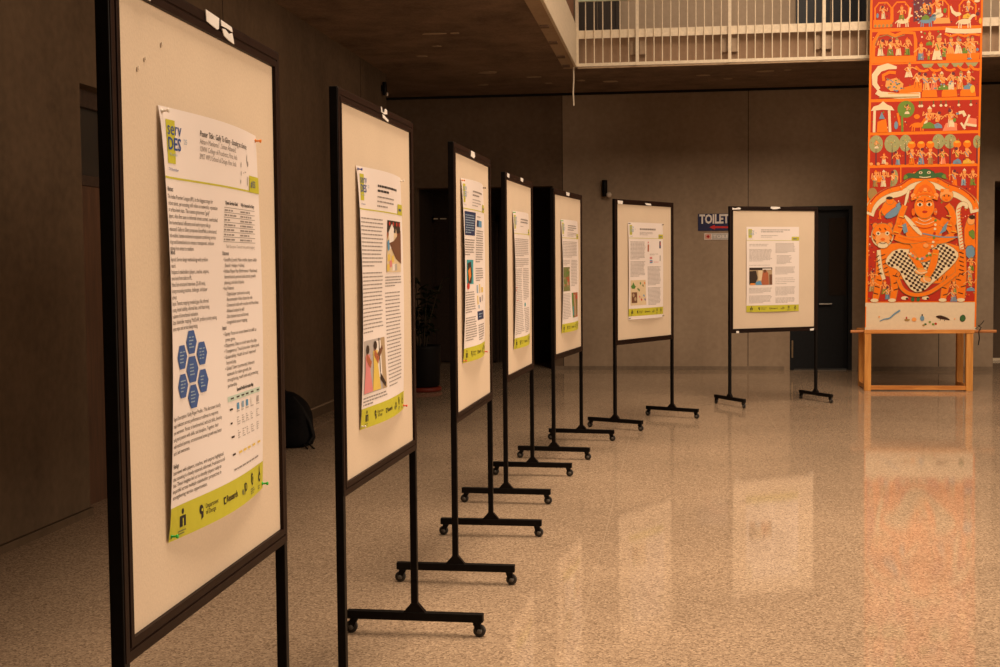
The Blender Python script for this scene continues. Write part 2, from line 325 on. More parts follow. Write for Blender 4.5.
# ------------------------------------------------------------------ text and flat printing
_font_cache = {}
def text_polys(body, size, bold=0., align='LEFT', sx=1.):
    key = (body, size, bold, align, sx)
    if key in _font_cache: return _font_cache[key]
    cu = bpy.data.curves.new('lettering', 'FONT'); cu.body = body; cu.size = size; cu.resolution_u = 2; cu.align_x = align; cu.offset = bold; cu.fill_mode = 'FRONT'
    ob = bpy.data.objects.new('lettering', cu); COL.objects.link(ob); bpy.context.view_layer.update()
    me = bpy.data.meshes.new_from_object(ob.evaluated_get(bpy.context.evaluated_depsgraph_get()))
    out = ([(v.co.x*sx, v.co.y) for v in me.vertices], [tuple(p.vertices) for p in me.polygons])
    bpy.data.objects.remove(ob); bpy.data.curves.remove(cu); bpy.data.meshes.remove(me)
    _font_cache[key] = out
    return out
class Print:
    """flat printing collected in sheet coordinates (a across, b down, both 0..1) and laid on a sheet"""
    def __init__(s, mb, fn, w, h, step=.0007): s.mb = mb; s.fn = fn; s.w = w; s.h = h; s.step = step
    def pt(s, a, b, layer): return s.fn(a, b, layer*s.step)
    def rect(s, a0, b0, a1, b1, mat, layer=1):
        nx = max(1, int(abs(a1-a0)*s.w/.03)+1); ny = max(1, int(abs(b1-b0)*s.h/.04)+1)
        vs = [s.pt(a0+(a1-a0)*i/nx, b0+(b1-b0)*j/ny, layer) for j in range(ny+1) for i in range(nx+1)]
        fs = [(j*(nx+1)+i, (j+1)*(nx+1)+i, (j+1)*(nx+1)+i+1, j*(nx+1)+i+1) for j in range(ny) for i in range(nx)]
        s.mb.add(vs, fs, mat)
    def poly(s, pts, mat, layer=1):
        s.mb.add([s.pt(a, b, layer) for a, b in pts], [tuple(range(len(pts)))], mat)
    def fan(s, pts, mat, layer=1):
        ca = sum(p[0] for p in pts)/len(pts); cb = sum(p[1] for p in pts)/len(pts); n = len(pts)
        s.mb.add([s.pt(ca, cb, layer)]+[s.pt(a, b, layer) for a, b in pts], [(0, i+1, (i+1)%n+1) for i in range(n)], mat)
    def ell(s, a, b, ra, rb, mat, layer=1, n=12):
        s.fan([(a+ra*math.cos(2*PI*k/n), b+rb*math.sin(2*PI*k/n)) for k in range(n)], mat, layer)
    def text(s, body, a, b, size, mat, layer=1, bold=0., align='LEFT', sx=1.):
        vs, fs = text_polys(body, size, bold, align, sx)
        s.mb.add([s.pt(a+x/s.w, b-y/s.h, layer) for x, y in vs], fs, mat)
    def words(s, a0, a1, b0, n, mat, pitch=.0135, hgt=.0052, last=.6, layer=1, indent=0):
        """n lines of greeked print: word-long dashes"""
        for k in range(n):
            b = b0+k*pitch; a = a0+(indent if k else 0); end = a1-random.uniform(0, .035)
            if k == n-1: end = a0+(a1-a0)*last
            while a < end-.012:
                w = min(random.uniform(.014, .062), end-a)
                s.rect(a, b-hgt/2, a+w, b+hgt/2, mat, layer); a += w+.008

# ------------------------------------------------------------------ display boards
W_, H_, ZB, BT = 1.0228, 1.22, .7026, .025
FT, MO = .025, .041       # outer tube, and distance from the outer edge to the fabric
BOARDS = [(-.947, 2.1238, 90.99, -.0078), (-.977, 3.7565, 88.89, -.0032), (-.9358, 5.5512, 89.02, .0008), (-.9573, 7.4555, 87.29, .0006), (-.8371, 9.1878, 82.66, .0094), (-.4815, 10.8795, 61.73, .0028), (.5334, 12.6996, 29.97, -.0026)]
BLABEL = ['wheeled black-framed display board nearest the camera, cut off by the top of the photo',
 'wheeled black-framed display board holding the poster with two stacked colour photographs, second in the row',
 'wheeled black-framed display board holding the poster with navy blue boxes, third in the row',
 'wheeled display board fourth from the camera, holding the poster of grey text only',
 'wheeled display board fifth in the row, holding the poster with green and red-green pictures',
 'angled wheeled display board before the bare back wall, second from the far end',
 'farthest wheeled display board, facing the camera beside the blue toilet sign']
def make_board():
    t = empty('display_board')
    m = MB(); m.box(0, FT, 0, BT, .0875, ZB+H_, M_BLACK); m.build('post', t, .002)
    m = MB(); m.box(W_-FT, W_, 0, BT, .0875, ZB+H_, M_BLACK); m.build('post', t, .002)
    m = MB(); m.box(FT, W_-FT, 0, BT, ZB+H_-FT, ZB+H_, M_BROWN); m.build('top_rail', t, .002)
    m = MB(); m.box(FT, W_-FT, 0, BT, ZB, ZB+FT, M_BROWN); m.build('bottom_rail', t, .002)
    # inner moulding: mitred stepped ring just proud of the tube
    m = MB()
    a, b = FT*.35, MO
    def ring(x0, x1, y0, y1):
        z0, z1 = ZB, ZB+H_
        o = [(x0, z0+x0), (W_-x0, z0+x0), (W_-x0, z1-x0), (x0, z1-x0)]; i = [(x1, z0+x1), (W_-x1, z0+x1), (W_-x1, z1-x1), (x1, z1-x1)]
        vs = [(p[0], y0, p[1]) for p in o]+[(p[0], y0, p[1]) for p in i]+[(p[0], y1, p[1]) for p in o]+[(p[0], y1, p[1]) for p in i]
        fs = []
        for k in range(4):
            q = (k+1) % 4
            fs += [(k, q, 4+q, 4+k), (8+k, 12+k, 12+q, 8+q), (k, 8+k, 8+q, q), (4+k, 4+q, 12+q, 12+k)]
        m.add(vs, fs, M_BROWN)
    ring(FT+.001, MO, -.003, BT+.003); ring(.004, FT-.003, -.002, .001)
    m.build('inner_moulding', t, .0012)
    m = MB(); m.box(MO-.004, W_-MO+.004, .006, BT-.006, ZB+MO-.004, ZB+H_-MO+.004, M_FABRIC); m.build('pinboard_panel', t)
    for x in (FT/2, W_-FT/2):
        m = MB(); m.box(x-.016, x+.016, BT/2-.262, BT/2+.262, .056, .088, M_BLACK); f = m.build('foot_bar', t, .003)
        m = MB(); m.prism([(BT/2-.042, .088), (BT/2+.042, .088), (BT/2+.0125, .122), (BT/2-.0125, .122)], 0, x-.013, x+.013, M_BLACK); m.build('gusset', f)
        for s in (-1, 1):
            y = BT/2+s*.2373
            m = MB(); m.lathe([(.014,.050),(.016,.0505),(.016,.0565),(.010,.057)], M_BLACK, Matrix.Translation((x, y, 0)))
            q = y+.010*s
            for dx in (-.013, .010): m.prism([(y-.014, .051), (y+.014, .051), (q+.009, .020), (q-.009, .020)], 0, x+dx, x+dx+.003, M_BLACK)
            ax = Matrix.Translation((x, q, .0235))@Matrix.Rotation(PI/2, 4, 'Y')
            m.lathe([(.012,-.0085),(.020,-.0085),(.0235,-.006),(.0235,.006),(.020,.0085),(.012,.0085)], M_RUBBER, ax, 20)
            m.lathe([(.007,-.0150),(.011,-.0095),(.011,.0095),(.007,.0150)], plain('caster_hub', (.12, .11, .10), .4, .4), ax, 14)
            m.build('caster', f)
    return t
proto = make_board(); boards = []
for k, (x, y, a, dz) in enumerate(BOARDS):
    o = proto if k == 0 else copy_tree(proto)
    o.location = (x, y, 0); o.rotation_euler = (0, 0, math.radians(a))
    tag(o, BLABEL[k], 'display board', 'row of wheeled display boards'); boards.append(o)
# torn white tape left on the frames
def scrap(k, pts):
    m = MB(); n = len(pts)
    m.prism(pts, 1, -.0052, -.0032, M_WHITE); o = m.build('tape_scrap', boards[k]); o['label'] = 'torn scrap of white tape'
def zz(h): return ZB+h
scrap(0, [(.478, zz(1.222)), (.562, zz(1.219)), (.558, zz(1.196)), (.548, zz(1.193)), (.482, zz(1.199))])
scrap(0, [(.572, zz(1.218)), (.645, zz(1.215)), (.65, zz(1.205)), (.612, zz(1.207)), (.575, zz(1.206))])
scrap(0, [(.58, zz(1.201)), (.602, zz(1.203)), (.625, zz(1.197)), (.648, zz(1.203)), (.66, zz(1.181)), (.622, zz(1.183)), (.592, zz(1.188))])
scrap(0, [(.13, zz(1.192)), (.176, zz(1.19)), (.178, zz(1.180)), (.12, zz(1.180))])
scrap(1, [(.515, zz(1.219)), (.528, zz(1.218)), (.535, zz(1.204)), (.565, zz(1.205)), (.578, zz(1.219)), (.6, zz(1.217)), (.602, zz(1.203)), (.563, zz(1.199)), (.52, zz(1.203))])
scrap(1, [(.535, zz(1.197)), (.56, zz(1.195)), (.62, zz(1.185)), (.615, zz(1.178)), (.54, zz(1.186))])
scrap(2, [(.43, zz(1.216)), (.515, zz(1.215)), (.53, zz(1.196)), (.5, zz(1.186)), (.42, zz(1.19))])
scrap(3, [(.05, zz(1.216)), (.12, zz(1.214)), (.115, zz(1.19)), (.05, zz(1.194))])
scrap(3, [(.52, zz(1.219)), (.62, zz(1.218)), (.61, zz(1.196)), (.53, zz(1.199))])
scrap(4, [(.41, zz(1.214)), (.53, zz(1.212)), (.52, zz(1.188)), (.42, zz(1.19))])
scrap(5, [(.04, zz(1.208)), (.125, zz(1.206)), (.12, zz(1.178)), (.045, zz(1.18))])
scrap(5, [(.50, zz(1.2)), (.6, zz(1.198)), (.61, zz(1.182)), (.52, zz(1.184))])
scrap(6, [(.03, zz(1.206)), (.06, zz(1.199)), (.10, zz(1.209)), (.125, zz(1.202)), (.12, zz(1.19)), (.03, zz(1.187))])
scrap(6, [(.46, zz(1.204)), (.47, zz(1.2195)), (.52, zz(1.2195)), (.57, zz(1.217)), (.575, zz(1.202)), (.53, zz(1.196)), (.49, zz(1.194))])
scrap(6, [(.075, zz(.02)), (.105, zz(.02)), (.105, zz(-.0)), (.075, zz(.0))])
scrap(6, [(.925, zz(.02)), (.975, zz(.023)), (.97, zz(.002)), (.93, zz(.002))])
# old pin marks in the fabric of the nearest board
m = MB()
for (x, z, r) in ((.25, 1.112, .0045), (.166, 1.072, .004), (.132, 1.05, .0045)):
    c = (x, zz(z)); m.prism([(c[0]+r*.6*math.cos(q*PI/4), c[1]+r*1.0*math.sin(q*PI/4)) for q in range(8)], 1, .0045, .007, plain('worn_fabric_mark', (.42, .33, .25), .9))
    m.prism([(c[0]+.007+r*.4*math.cos(q*PI/4), c[1]+.004+r*.9*math.sin(q*PI/4)) for q in range(8)], 1, .0045, .007, plain('raised_fabric_mark', (.85, .76, .63), .9))
o = m.build('pin_mark', boards[0]); o['label'] = 'three worn pin marks in the fabric'

# ------------------------------------------------------------------ posters
PW, PH = .606, .826
def sheet(k, sc, z0, A, B, w=PW, h=PH, skew=0.):
    """returns a builder and the mapping of the curled sheet pinned at its corners"""
    def fn(a, b, off):
        t = 1-b
        q = math.sin(PI*min(max(t,0),1)); ac = min(max(a,0),1)
        d = .0035+A*(q**.6*.95*math.exp(-ac/.085)+q*.35*math.exp((ac-1)/.12)+q*.18)+B*math.sin(PI*ac)*(.12+.88*abs(2*t-1)**1.5)
        return ((a-.5)*w+skew*(t-.5), -d-off, t*h)
    mb = MB(); nx, ny = 20, 28
    for lay, sgn in ((0., 1), (-.0006, -1)):
        vs = [fn(i/nx, j/ny, lay) for j in range(ny+1) for i in range(nx+1)]
        fs = [(j*(nx+1)+i, (j+1)*(nx+1)+i, (j+1)*(nx+1)+i+1, j*(nx+1)+i+1) for j in range(ny) for i in range(nx)]
        if sgn < 0: fs = [f[::-1] for f in fs]
        mb.add(vs, fs, M_PAPER, True)
    pr = Print(mb, fn, w, h)
    return mb, fn, pr
def place(mb, k, sc, z0, label):
    x, y, a, dz = BOARDS[k]; a = math.radians(a); d = Vector((math.cos(a), math.sin(a), 0)); n = Vector((math.sin(a), -math.cos(a), 0))
    o = mb.build('poster'); o.location = Vector((x, y, ZB+z0))+d*sc-n*.006; o.rotation_euler = (0, 0, a)
    tag(o, label, 'poster', 'conference posters pinned on the boards')
    return o
def header(pr, faint=False, band=True, tagtxt=None, vb=.922, b1=1.):
    I = INK
    pr.rect(.035, .028, .10, .128, I['lime'])
    big = .04
    pr.text('serv', .040, .062, .0375, I['lblue'] if faint else I['blue'], 2)
    pr.text('DES', .040, .096, .0335, I['lblue'] if faint else I['blue'], 2, bold=.0006, sx=1.08)
    pr.text("'25", .160, .078, .014, I['lblue'], 2)
    pr.text('9th edition', .05, .110, .0085, I['lblue'], 2)
    pr.text('7-9 November', .035, .145, .0085, I['blue'], 2)
    pr.rect(0, .159, 1, .1635, I['lime'])
    pr.rect(.855, .118, 1, .1625, I['lime'], 2)
    if tagtxt: pr.text(tagtxt, .875, .149, .021, I['blue'], 3, bold=.0002, sx=.95)
    else: pr.words(.885, .96, .142, 1, I['blue'], hgt=.010, last=1, layer=3)
    if band:
        pr.rect(0, vb, 1, b1, I['lime'])
        c = (vb+b1)/2; K = I['black']
        pr.rect(.07, c-.012, .115, c+.014, K, 2); pr.ell(.093, c-.022, .009, .007, K, 2); pr.rect(.089, c-.006, .096, c+.014, I['lime'], 3); pr.words(.06, .13, c+.023, 2, I['olive'], pitch=.006, hgt=.003, layer=2)
        pr.ell(.235, c-.006, .016, .012, K, 2); pr.fan([(.235, c), (.251, c-.004), (.247, c+.014), (.23, c+.018)], K, 2); pr.ell(.238, c-.005, .006, .004, I['lime'], 3)
        pr.text('Department', .27, c-.004, .0135, I['dark'], 2); pr.text('of Design', .27, c+.011, .0135, I['dark'], 2)
        pr.rect(.43, c-.009, .455, c+.009, K, 2); pr.rect(.436, c-.005, .449, c+.005, I['lime'], 3); pr.text('Research', .462, c+.007, .02, I['dark'], 2, bold=.0004)
        pr.ell(.655, c+.006, .012, .008, I['olive'], 2); pr.text('JD', .675, c+.008, .026, K, 2, bold=.0004)
        pr.ell(.80, c-.012, .018, .017, K, 2); pr.ell(.80, c-.012, .011, .011, I['lime'], 3); pr.ell(.80, c-.012, .005, .008, K, 4); pr.words(.77, .84, c+.014, 3, I['olive'], pitch=.006, hgt=.003, layer=2)
        pr.fan([(.925, c-.034), (.93, c-.034), (.94, c), (.915, c)], K, 2); pr.ell(.928, c-.002, .02, .014, K, 2); pr.ell(.928, c-.002, .009, .006, I['lime'], 3); pr.words(.9, .96, c+.022, 2, I['olive'], pitch=.006, hgt=.003, layer=2)
I = INK
# --- poster 1
mb, fn, pr = sheet(0, .525, .185, .016, .024)
header(pr, tagtxt='#153')
K = I['black']
def fit(body, a0, a1, b, size, mat, layer=1, bold=0.):
    vs, fs = text_polys(body, size, bold); tw = max(v[0] for v in vs)
    pr.text(body, a0, b, size, mat, layer, bold, sx=(a1-a0)*PW/tw)
fit('Poster Title : Gully To Glory - Scouting as a Service', .29, .815, .050, .0165, K, bold=.00015)
fit('Atharv Mankame1 , Soham Athawale2', .29, .66, .068, .0150, I['grey'])
fit('1SNW College of Prosthetics, Pune, India', .29, .68, .086, .0150, I['grey'])
fit('2MIT WPU School of Design, Pune, India', .29, .67, .104, .0150, I['grey'])
for (a, b, ra, rb, mt) in ((.735, .095, .006, .008, 'lgrey'), (.74, .118, .006, .007, 'lgrey'), (.735, .14, .007, .006, 'lgrey'), (.82, .075, .004, .013, 'grey'), (.835, .088, .010, .008, 'grey'), (.83, .135, .005, .014, 'grey'), (.80, .112, .012, .002, 'lgrey'), (.775, .115, .006, .002, 'lgrey')):
    pr.ell(a, b, ra, rb, I[mt], 1, 7)
def para(lines, a, b, pitch=.0148, size=.0148, mt='grey', sx=1., a1=None):
    a1 = a1 or (.475 if a < .5 else .955)
    tw = max(max(v[0] for v in text_polys(t, size*.82)[0]) for t in lines if t)
    for q, t in enumerate(lines):
        if t: pr.text(t, a, b+q*pitch, size*.82, I['dark' if mt == 'grey' else mt], sx=(a1-a)*PW/tw)
pr.text('Abstract', .012, .192, .0125, K, bold=.0002, sx=.8)
para(['The Indian Premier League (IPL) is the biggest stage for', 'cricket talent, yet scouting still relies on networks, reputation', 'or surface-level stats. The nuance grassroots "gully"', 'players, often first seen in informal street contest, overlooked.', 'Even biomechanical efficiency and early injury risk go', 'unassessed. Gully to Glory proposes ScoutPath, a structured,', 'tech-enabled, human-centered ecosystem combining service', 'design and biomechanics to create a transparent, inclusive', 'pathway from street to stadium.'], .012, .209, size=.0142, sx=.98)
pr.text('Methods', .012, .337, .0125, K, bold=.0002, sx=.8)
para(['Approach: Service design methodology with problem', 'research.', 'Participants: 6 stakeholders (players, coaches, umpires,', 'service levels from clubs to IPL.', 'Method: Semi-structured interviews (25-30 mins),', 'focusing on scouting practices, challenges, and player', 'pathways.', 'Analysis: Thematic mapping revealed gaps like informal', 'scouting, limited visibility, informal bias, and these being', 'no absence of biomechanical evaluation.', 'Output: Stakeholder mapping, MoSCoW, problem priority setting,', 'journey maps, and service blueprinting.'], .012, .353, .0146, size=.0142, sx=.94)
# table upper right
fit('Open Service Used', .55, .70, .206, .0105, K, bold=.0003); fit('Why It Impacted for Glory', .74, .925, .206, .0105, K, bold=.0003)
for q in range(8):
    b = .214+q*.0126; pr.rect(.54, b-.0008, .93, b+.0008, I['grey'])
    if q < 7:
        pr.words(.545, .70, b+.0068, 1, I['grey'], hgt=.0042, last=random.uniform(.5, .95)); pr.words(.735, .92, b+.0068, 1, I['grey'], hgt=.0042, last=random.uniform(.6, 1))
fit('Table Description: Tools and scale questions mapping', .57, .92, .318, .0098, I['grey'])
pr.text('Outcomes', .53, .337, .0125, K, bold=.0002, sx=.8)
para(['\u2022 ScoutMe (Launch): Make invisible players visible', '   (Search > Analyse > Advise).', '\u2022 Athlete Players Pass (Performance > Readiness):', '   biomechanical, personal vitals stored, growth', '   planning, and risk of injuries.', '\u2022 Key Features:', '      - Digital player cards and scouting', '      - Recommender Video classes by role', '      - Connected trials with coaches and franchises', '      - AI-based analysis by skill', '      - Data backed trust and fairness', '      - Longitudinal career mapping'], .54, .353, .0148, size=.0136, sx=.92)
pr.text('Impact', .53, .530, .0125, K, bold=.0002, sx=.8)
para(['\u2022 Equity: Focus on access based on skill as', '   prime game.', '\u2022 Objectivity: Data on mind rates the play.', '\u2022 Transparency: Track & monitor talent pool.', '\u2022 Sustainability: Health & track improved', '   beyond play.', '\u2022 Global Talent (community): Inherent', '   networks for talent growth, the', '   strengthening, reach both and promoting', '   partnership.'], .54, .546, .0150, size=.0136, sx=.92)
# hexagons
hw, hh = .050, .0278
def hexa(a, b, s=1.):
    pts = [(a+hw*s*x, b+hh*s*y) for x, y in ((-.5, -1), (.5, -1), (1, 0), (.5, 1), (-.5, 1), (-1, 0))]
    pr.fan(pts, I['hexb'], 2)
    for q in range(4): pr.words(a-.028, a+.028, b-.012+.008*q, 1, I['lblue'], hgt=.0028, last=random.uniform(.6, 1), layer=3)
HC = (.215, .612)
hexa(*HC, 1.12)
for da, db in ((0, -.0655), (0, .0655), (-.096, -.034), (.096, -.034), (-.096, .034), (.096, .034)): hexa(HC[0]+da, HC[1]+db)
para(['Figure Description: 'r'Gully Player Profile : This document visually', 'maps indicators across performance readiness to responses', 'raw awareness. Fitness is benchmarked, technical skills, diversity', 'and great passion with skills, and discipline. Together, their', 'well-matched journey, unconstrained street growth was better', 'and a lack awareness.'], .012, .722, .0158, size=.0138, sx=.96)
pr.text('Findings', .012, .832, .0125, K, bold=.0002, sx=.8)
para(['Interviews with players, coaches, and umpires highlighted', 'that scouting is closely network informed, frustrations and', 'bias. These insights led us to identify players ready an', 'impactful across multiple stakeholder perspectives in', 'strengthening service opportunities.'], .012, .847, .0142, size=.0136, sx=.98)
# coloured table
fit('Scouted Profile Information Map', .66, .87, .697, .0105, K, bold=.0004)
pr.rect(.55, .705, .955, .719, I['tgreen'])
for x in (.58, .65, .71, .765, .83, .91): pr.words(x, x+.035, .712, 1, I['dark'], hgt=.004, last=1, layer=2)
for j in range(3):
    b = .732+.036*j
    pr.words(.565, .60, b+.008, 1, I['dark'], hgt=.005, last=1)
    for q, x in enumerate((.65, .71, .765, .83, .91)):
        if j == 0:
            mt = ('sky', 'lblue', 'sky', 'white', 'lgrey')[q]
            pr.rect(x, b-.004, x+.026, b+.013, I[mt], 2)
        pr.words(x-.006, x+.040, b+(.018 if j == 0 else -.002), 1 if j == 0 else 4, I['lgrey'], pitch=.006, hgt=.0028, last=.9)
for x in (.64, .70, .76, .83, .91): pr.rect(x, .856, x+.04, .862, I['yellow'], 2)
pr.words(.565, .60, .858, 1, I['dark'], hgt=.005, last=1)
pr.words(.57, .93, .898, 1, I['grey'], hgt=.0045, last=1)
place(mb, 0, .525, .171, 'white poster with blue hexagons, number #153 and lime green footer, on the nearest board')

# --- poster 2
mb, fn, pr = sheet(1, .515, .188, .014, .022)
header(pr)
pr.words(.34, .83, .062, 2, K, pitch=.019, hgt=.009, last=.5); pr.words(.34, .75, .105, 3, I['grey'], pitch=.018, hgt=.006, last=.55)
pr.words(.015, .49, .195, 13, I['grey'], .0152, .0050); pr.words(.015, .49, .405, 16, I['grey'], .0152, .0050, .5)
pr.words(.55, .95, .425, 4, I['grey'], .012, .005); pr.words(.55, .93, .49, 26, I['grey'], .0152, .0050, .6)
a0, a1, b0, b1 = .57, .93, .192, .405
pr.rect(a0, b0, a1, b1, I['rust'], 1)
pr.rect(a0, b0, a1, b0+.05, I['dark'], 2)
pr.fan([(a0, .27), (.66, .22), (.80, .22), (.93, .36), (.93, b1), (a0, b1)], I['cream'], 2)
pr.fan([(.60, .24), (.68, .205), (.74, .225), (.73, .30), (.64, .31)], I['white'], 3)
pr.fan([(.62, .285), (.74, .275), (.93, .23), (.93, .37), (.80, .35), (.72, .32)], I['skin'], 4)
pr.fan([(.57, .28), (.61, .27), (.63, .31), (.59, .32)], I['sky'], 4)
for (x, y, c) in ((.62, .345, 'yellow'), (.67, .37, 'pink'), (.74, .385, 'white'), (.61, .385, 'yellow'), (.80, .385, 'lgrey'), (.72, .35, 'yellow')): pr.fan([(x-.03, y-.012), (x+.03, y-.016), (x+.035, y+.012), (x-.025, y+.016)], I[c], 3)
for x in (.62, .72, .82, .9): pr.ell(x, .205, .02, .009, I['red'], 3, 7)
a0, a1, b0, b1 = .03, .49, .665, .87
pr.rect(a0, b0, a1, b1, I['lgrey'], 1); pr.rect(.30, b0+.01, .40, b1-.05, I['white'], 2); pr.rect(.40, b0, .49, b1, I['tan'], 2); pr.rect(.355, b0, .37, b1-.07, I['dark'], 3)
def saree(x, top, bot, cloth, w):
    pr.ell(x, top, .035, .018, I['dark'], 4, 8)
    pr.fan([(x-w*.6, top+.02), (x+w*.6, top+.02), (x+w*.55, top+.08), (x+w, bot), (x-w, bot), (x-w*.6, top+.08)], I[cloth], 3)
    pr.fan([(x-w*.3, top+.012), (x+w*.9, top+.05), (x+w*.6, top+.075), (x-w*.4, top+.04)], I['rust'], 4)
saree(.12, .70, b1-.004, 'pink', .085); saree(.28, .69, b1-.004, 'yellow', .075)
pr.fan([(.30, .73), (.42, .695), (.43, .71), (.32, .76)], I['skin'], 4); pr.fan([(.36, .80), (.47, b1-.02), (.45, b1-.005), (.36, .83)], I['dark'], 3)
pr.words(.03, .49, .885, 3, I['grey'], .0125, .0055, .4)
place(mb, 1, .515, .177, 'white poster with a hand photograph above and a sari photograph below, lime footer')

# --- poster 3
mb, fn, pr = sheet(2, .49, .25, .014, .026)
header(pr, faint=True)
pr.words(.33, .80, .06, 2, I['grey'], pitch=.02, hgt=.009, last=.6); pr.words(.33, .75, .105, 3, I['lgrey'], pitch=.016, hgt=.006)
pr.rect(.06, .175, .48, .305, I['navy']); pr.words(.09, .45, .195, 8, I['lblue'], .0135, .0055, layer=2)
pr.words(.06, .48, .33, 7, I['grey'], .0135, .006)
pr.rect(.55, .215, .83, .252, I['sky']); pr.rect(.55, .215, .64, .252, I['navy'], 2); pr.words(.55, .90, .195, 1, I['grey'])
pr.words(.55, .92, .275, 14, I['grey'], .0135, .006); pr.words(.55, .92, .49, 6, I['grey'], .0135, .006)
pr.rect(.15, .44, .44, .575, I['teal']); pr.fan([(.18, .46), (.33, .45), (.38, .52), (.34, .57), (.2, .57)], I['dark'], 2); pr.fan([(.2, .5), (.3, .48), (.33, .53), (.24, .56)], I['orange'], 3); pr.ell(.20, .585, .06, .018, I['red'], 3)
pr.words(.06, .48, .62, 9, I['grey'], .0135, .006); pr.words(.06, .48, .76, 10, I['grey'], .0135, .006)
for (x, y, w, h, c) in ((.57, .585, .07, .045, 'lblue'), (.70, .58, .05, .05, 'yellow'), (.80, .60, .09, .03, 'yellow'), (.58, .645, .05, .05, 'yellow'), (.70, .655, .05, .03, 'navy'), (.82, .645, .06, .035, 'lgrey'), (.62, .70, .06, .02, 'lblue')): pr.rect(x, y, x+w, y+h, I[c])
pr.rect(.55, .735, .90, .785, I['navy']); pr.words(.6, .86, .752, 2, I['lblue'], .015, .006, layer=2)
pr.words(.55, .92, .815, 7, I['grey'], .0135, .006)
place(mb, 2, .49, .25, 'white poster with navy boxes and a small teal picture, on the third board')

# --- poster 4
mb, fn, pr = sheet(3, .56, .18, .014, .026)
header(pr, faint=True)
pr.words(.30, .85, .055, 2, I['grey'], pitch=.02, hgt=.010, last=.9); pr.words(.30, .55, .105, 1, I['lgrey'])
pr.words(.05, .93, .20, 10, I['lgrey'], .0135, .0065); pr.words(.05, .93, .345, 5, I['lgrey'], .0135, .0065)
pr.words(.05, .48, .42, 36, I['lgrey'], .0135, .0065); pr.words(.54, .93, .42, 18, I['lgrey'], .0135, .0065); pr.words(.54, .93, .72, 14, I['lgrey'], .0135, .0065)
pr.ell(.62, .69, .05, .015, I['teal'], 2); pr.words(.06, .2, .555, 2, I['red'], .02, .006, layer=2); pr.words(.12, .3, .65, 1, I['red'], .02, .006, layer=2)
place(mb, 3, .56, .18, 'white poster with dense grey text and no pictures, on the fourth board')

# --- poster 5
mb, fn, pr = sheet(4, .55, .183, .014, .024)
header(pr, faint=True)
pr.words(.28, .85, .05, 3, I['grey'], pitch=.019, hgt=.009, last=.6); pr.words(.28, .85, .115, 3, I['lgrey'], pitch=.013, hgt=.006)
pr.words(.05, .93, .195, 11, I['lgrey'], .0135, .0065); pr.words(.05, .48, .36, 4, I['lgrey'], .0135, .0065)
a0, a1, b0, b1 = .06, .46, .42, .635
pr.rect(a0, b0, a1, b1, I['olive'])
for q in range(26): pr.ell(random.uniform(a0+.04, a1-.04), random.uniform(b0+.02, b1-.02), .03, .014, I[random.choice(['green', 'tan', 'green', 'rust', 'cream', 'red'])], 2, 6)
pr.words(.54, .93, .36, 18, I['lgrey'], .0135, .0065); pr.words(.05, .46, .66, 17, I['lgrey'], .0135, .0065)
a0, a1, b0, b1 = .54, .93, .655, .88
pr.rect(a0, b0, a1, b1, I['rust']); pr.rect(a0, b0, .64, b1, I['green'], 2); pr.fan([(.66, .67), (.76, .68), (.78, .87), (.68, .87)], I['tan'], 2); pr.fan([(.80, .67), (.90, .70), (.90, .86), (.82, .86)], I['olive'], 2); pr.rect(.57, .78, .63, .86, I['teal'], 3); pr.ell(.85, .70, .05, .02, I['red'], 3)
place(mb, 4, .55, .183, 'white poster with a green photograph and a red-green photograph, on the fifth board')

# --- poster 6
mb, fn, pr = sheet(5, .522, .205, .008, .016)
header(pr, faint=True, band=True, vb=.888, b1=.965)
pr.words(.30, .76, .068, 1, I['grey'], hgt=.018, last=1); pr.words(.30, .68, .10, 3, I['lgrey'], pitch=.013, hgt=.006)
pr.words(.05, .47, .20, 14, I['lgrey'], .0135, .0075); pr.words(.05, .47, .405, 12, I['lgrey'], .0135, .0075)
pr.words(.54, .93, .46, 15, I['lgrey'], .0135, .0075); pr.words(.54, .93, .68, 14, I['lgrey'], .0135, .0075)
pr.rect(.53, .225, .57, .30, I['rust']); pr.rect(.53, .195, .56, .215, I['pink']); pr.rect(.885, .19, .93, .265, I['navy']); pr.rect(.90, .20, .92, .235, I['red'], 2)
pr.rect(.60, .355, .67, .378, I['pink'], 2); pr.rect(.60, .39, .68, .42, I['sky'], 2); pr.rect(.60, .40, .66, .41, I['pink'], 3); pr.words(.60, .86, .325, 2, I['lgrey'], .01); pr.rect(.895, .34, .925, .40, I['lgrey']); pr.words(.72, .86, .41, 1, I['pink'], last=1)
pr.rect(.05, .595, .48, .855, I['cream'])
pr.fan([(.06, .655), (.10, .645), (.13, .615), (.17, .65), (.2, .66), (.16, .685), (.08, .68)], I['green'], 2)
pr.rect(.08, .72, .23, .83, I['skin'], 2); pr.ell(.13, .75, .03, .02, I['tan'], 3); pr.ell(.18, .79, .03, .02, I['tan'], 3)
for (x, y, c) in ((.33, .63, 'green'), (.40, .655, 'olive'), (.45, .63, 'orange'), (.29, .70, 'green'), (.30, .77, 'pink'), (.35, .80, 'red'), (.42, .76, 'sky'), (.45, .80, 'purple'), (.26, .69, 'olive')): pr.fan([(x-.025, y-.005), (x, y-.018), (x+.02, y), (x+.005, y+.016)], I[c], 2)
place(mb, 5, .522, .205, 'white poster with small coloured diagrams, on the angled board before the bare wall')

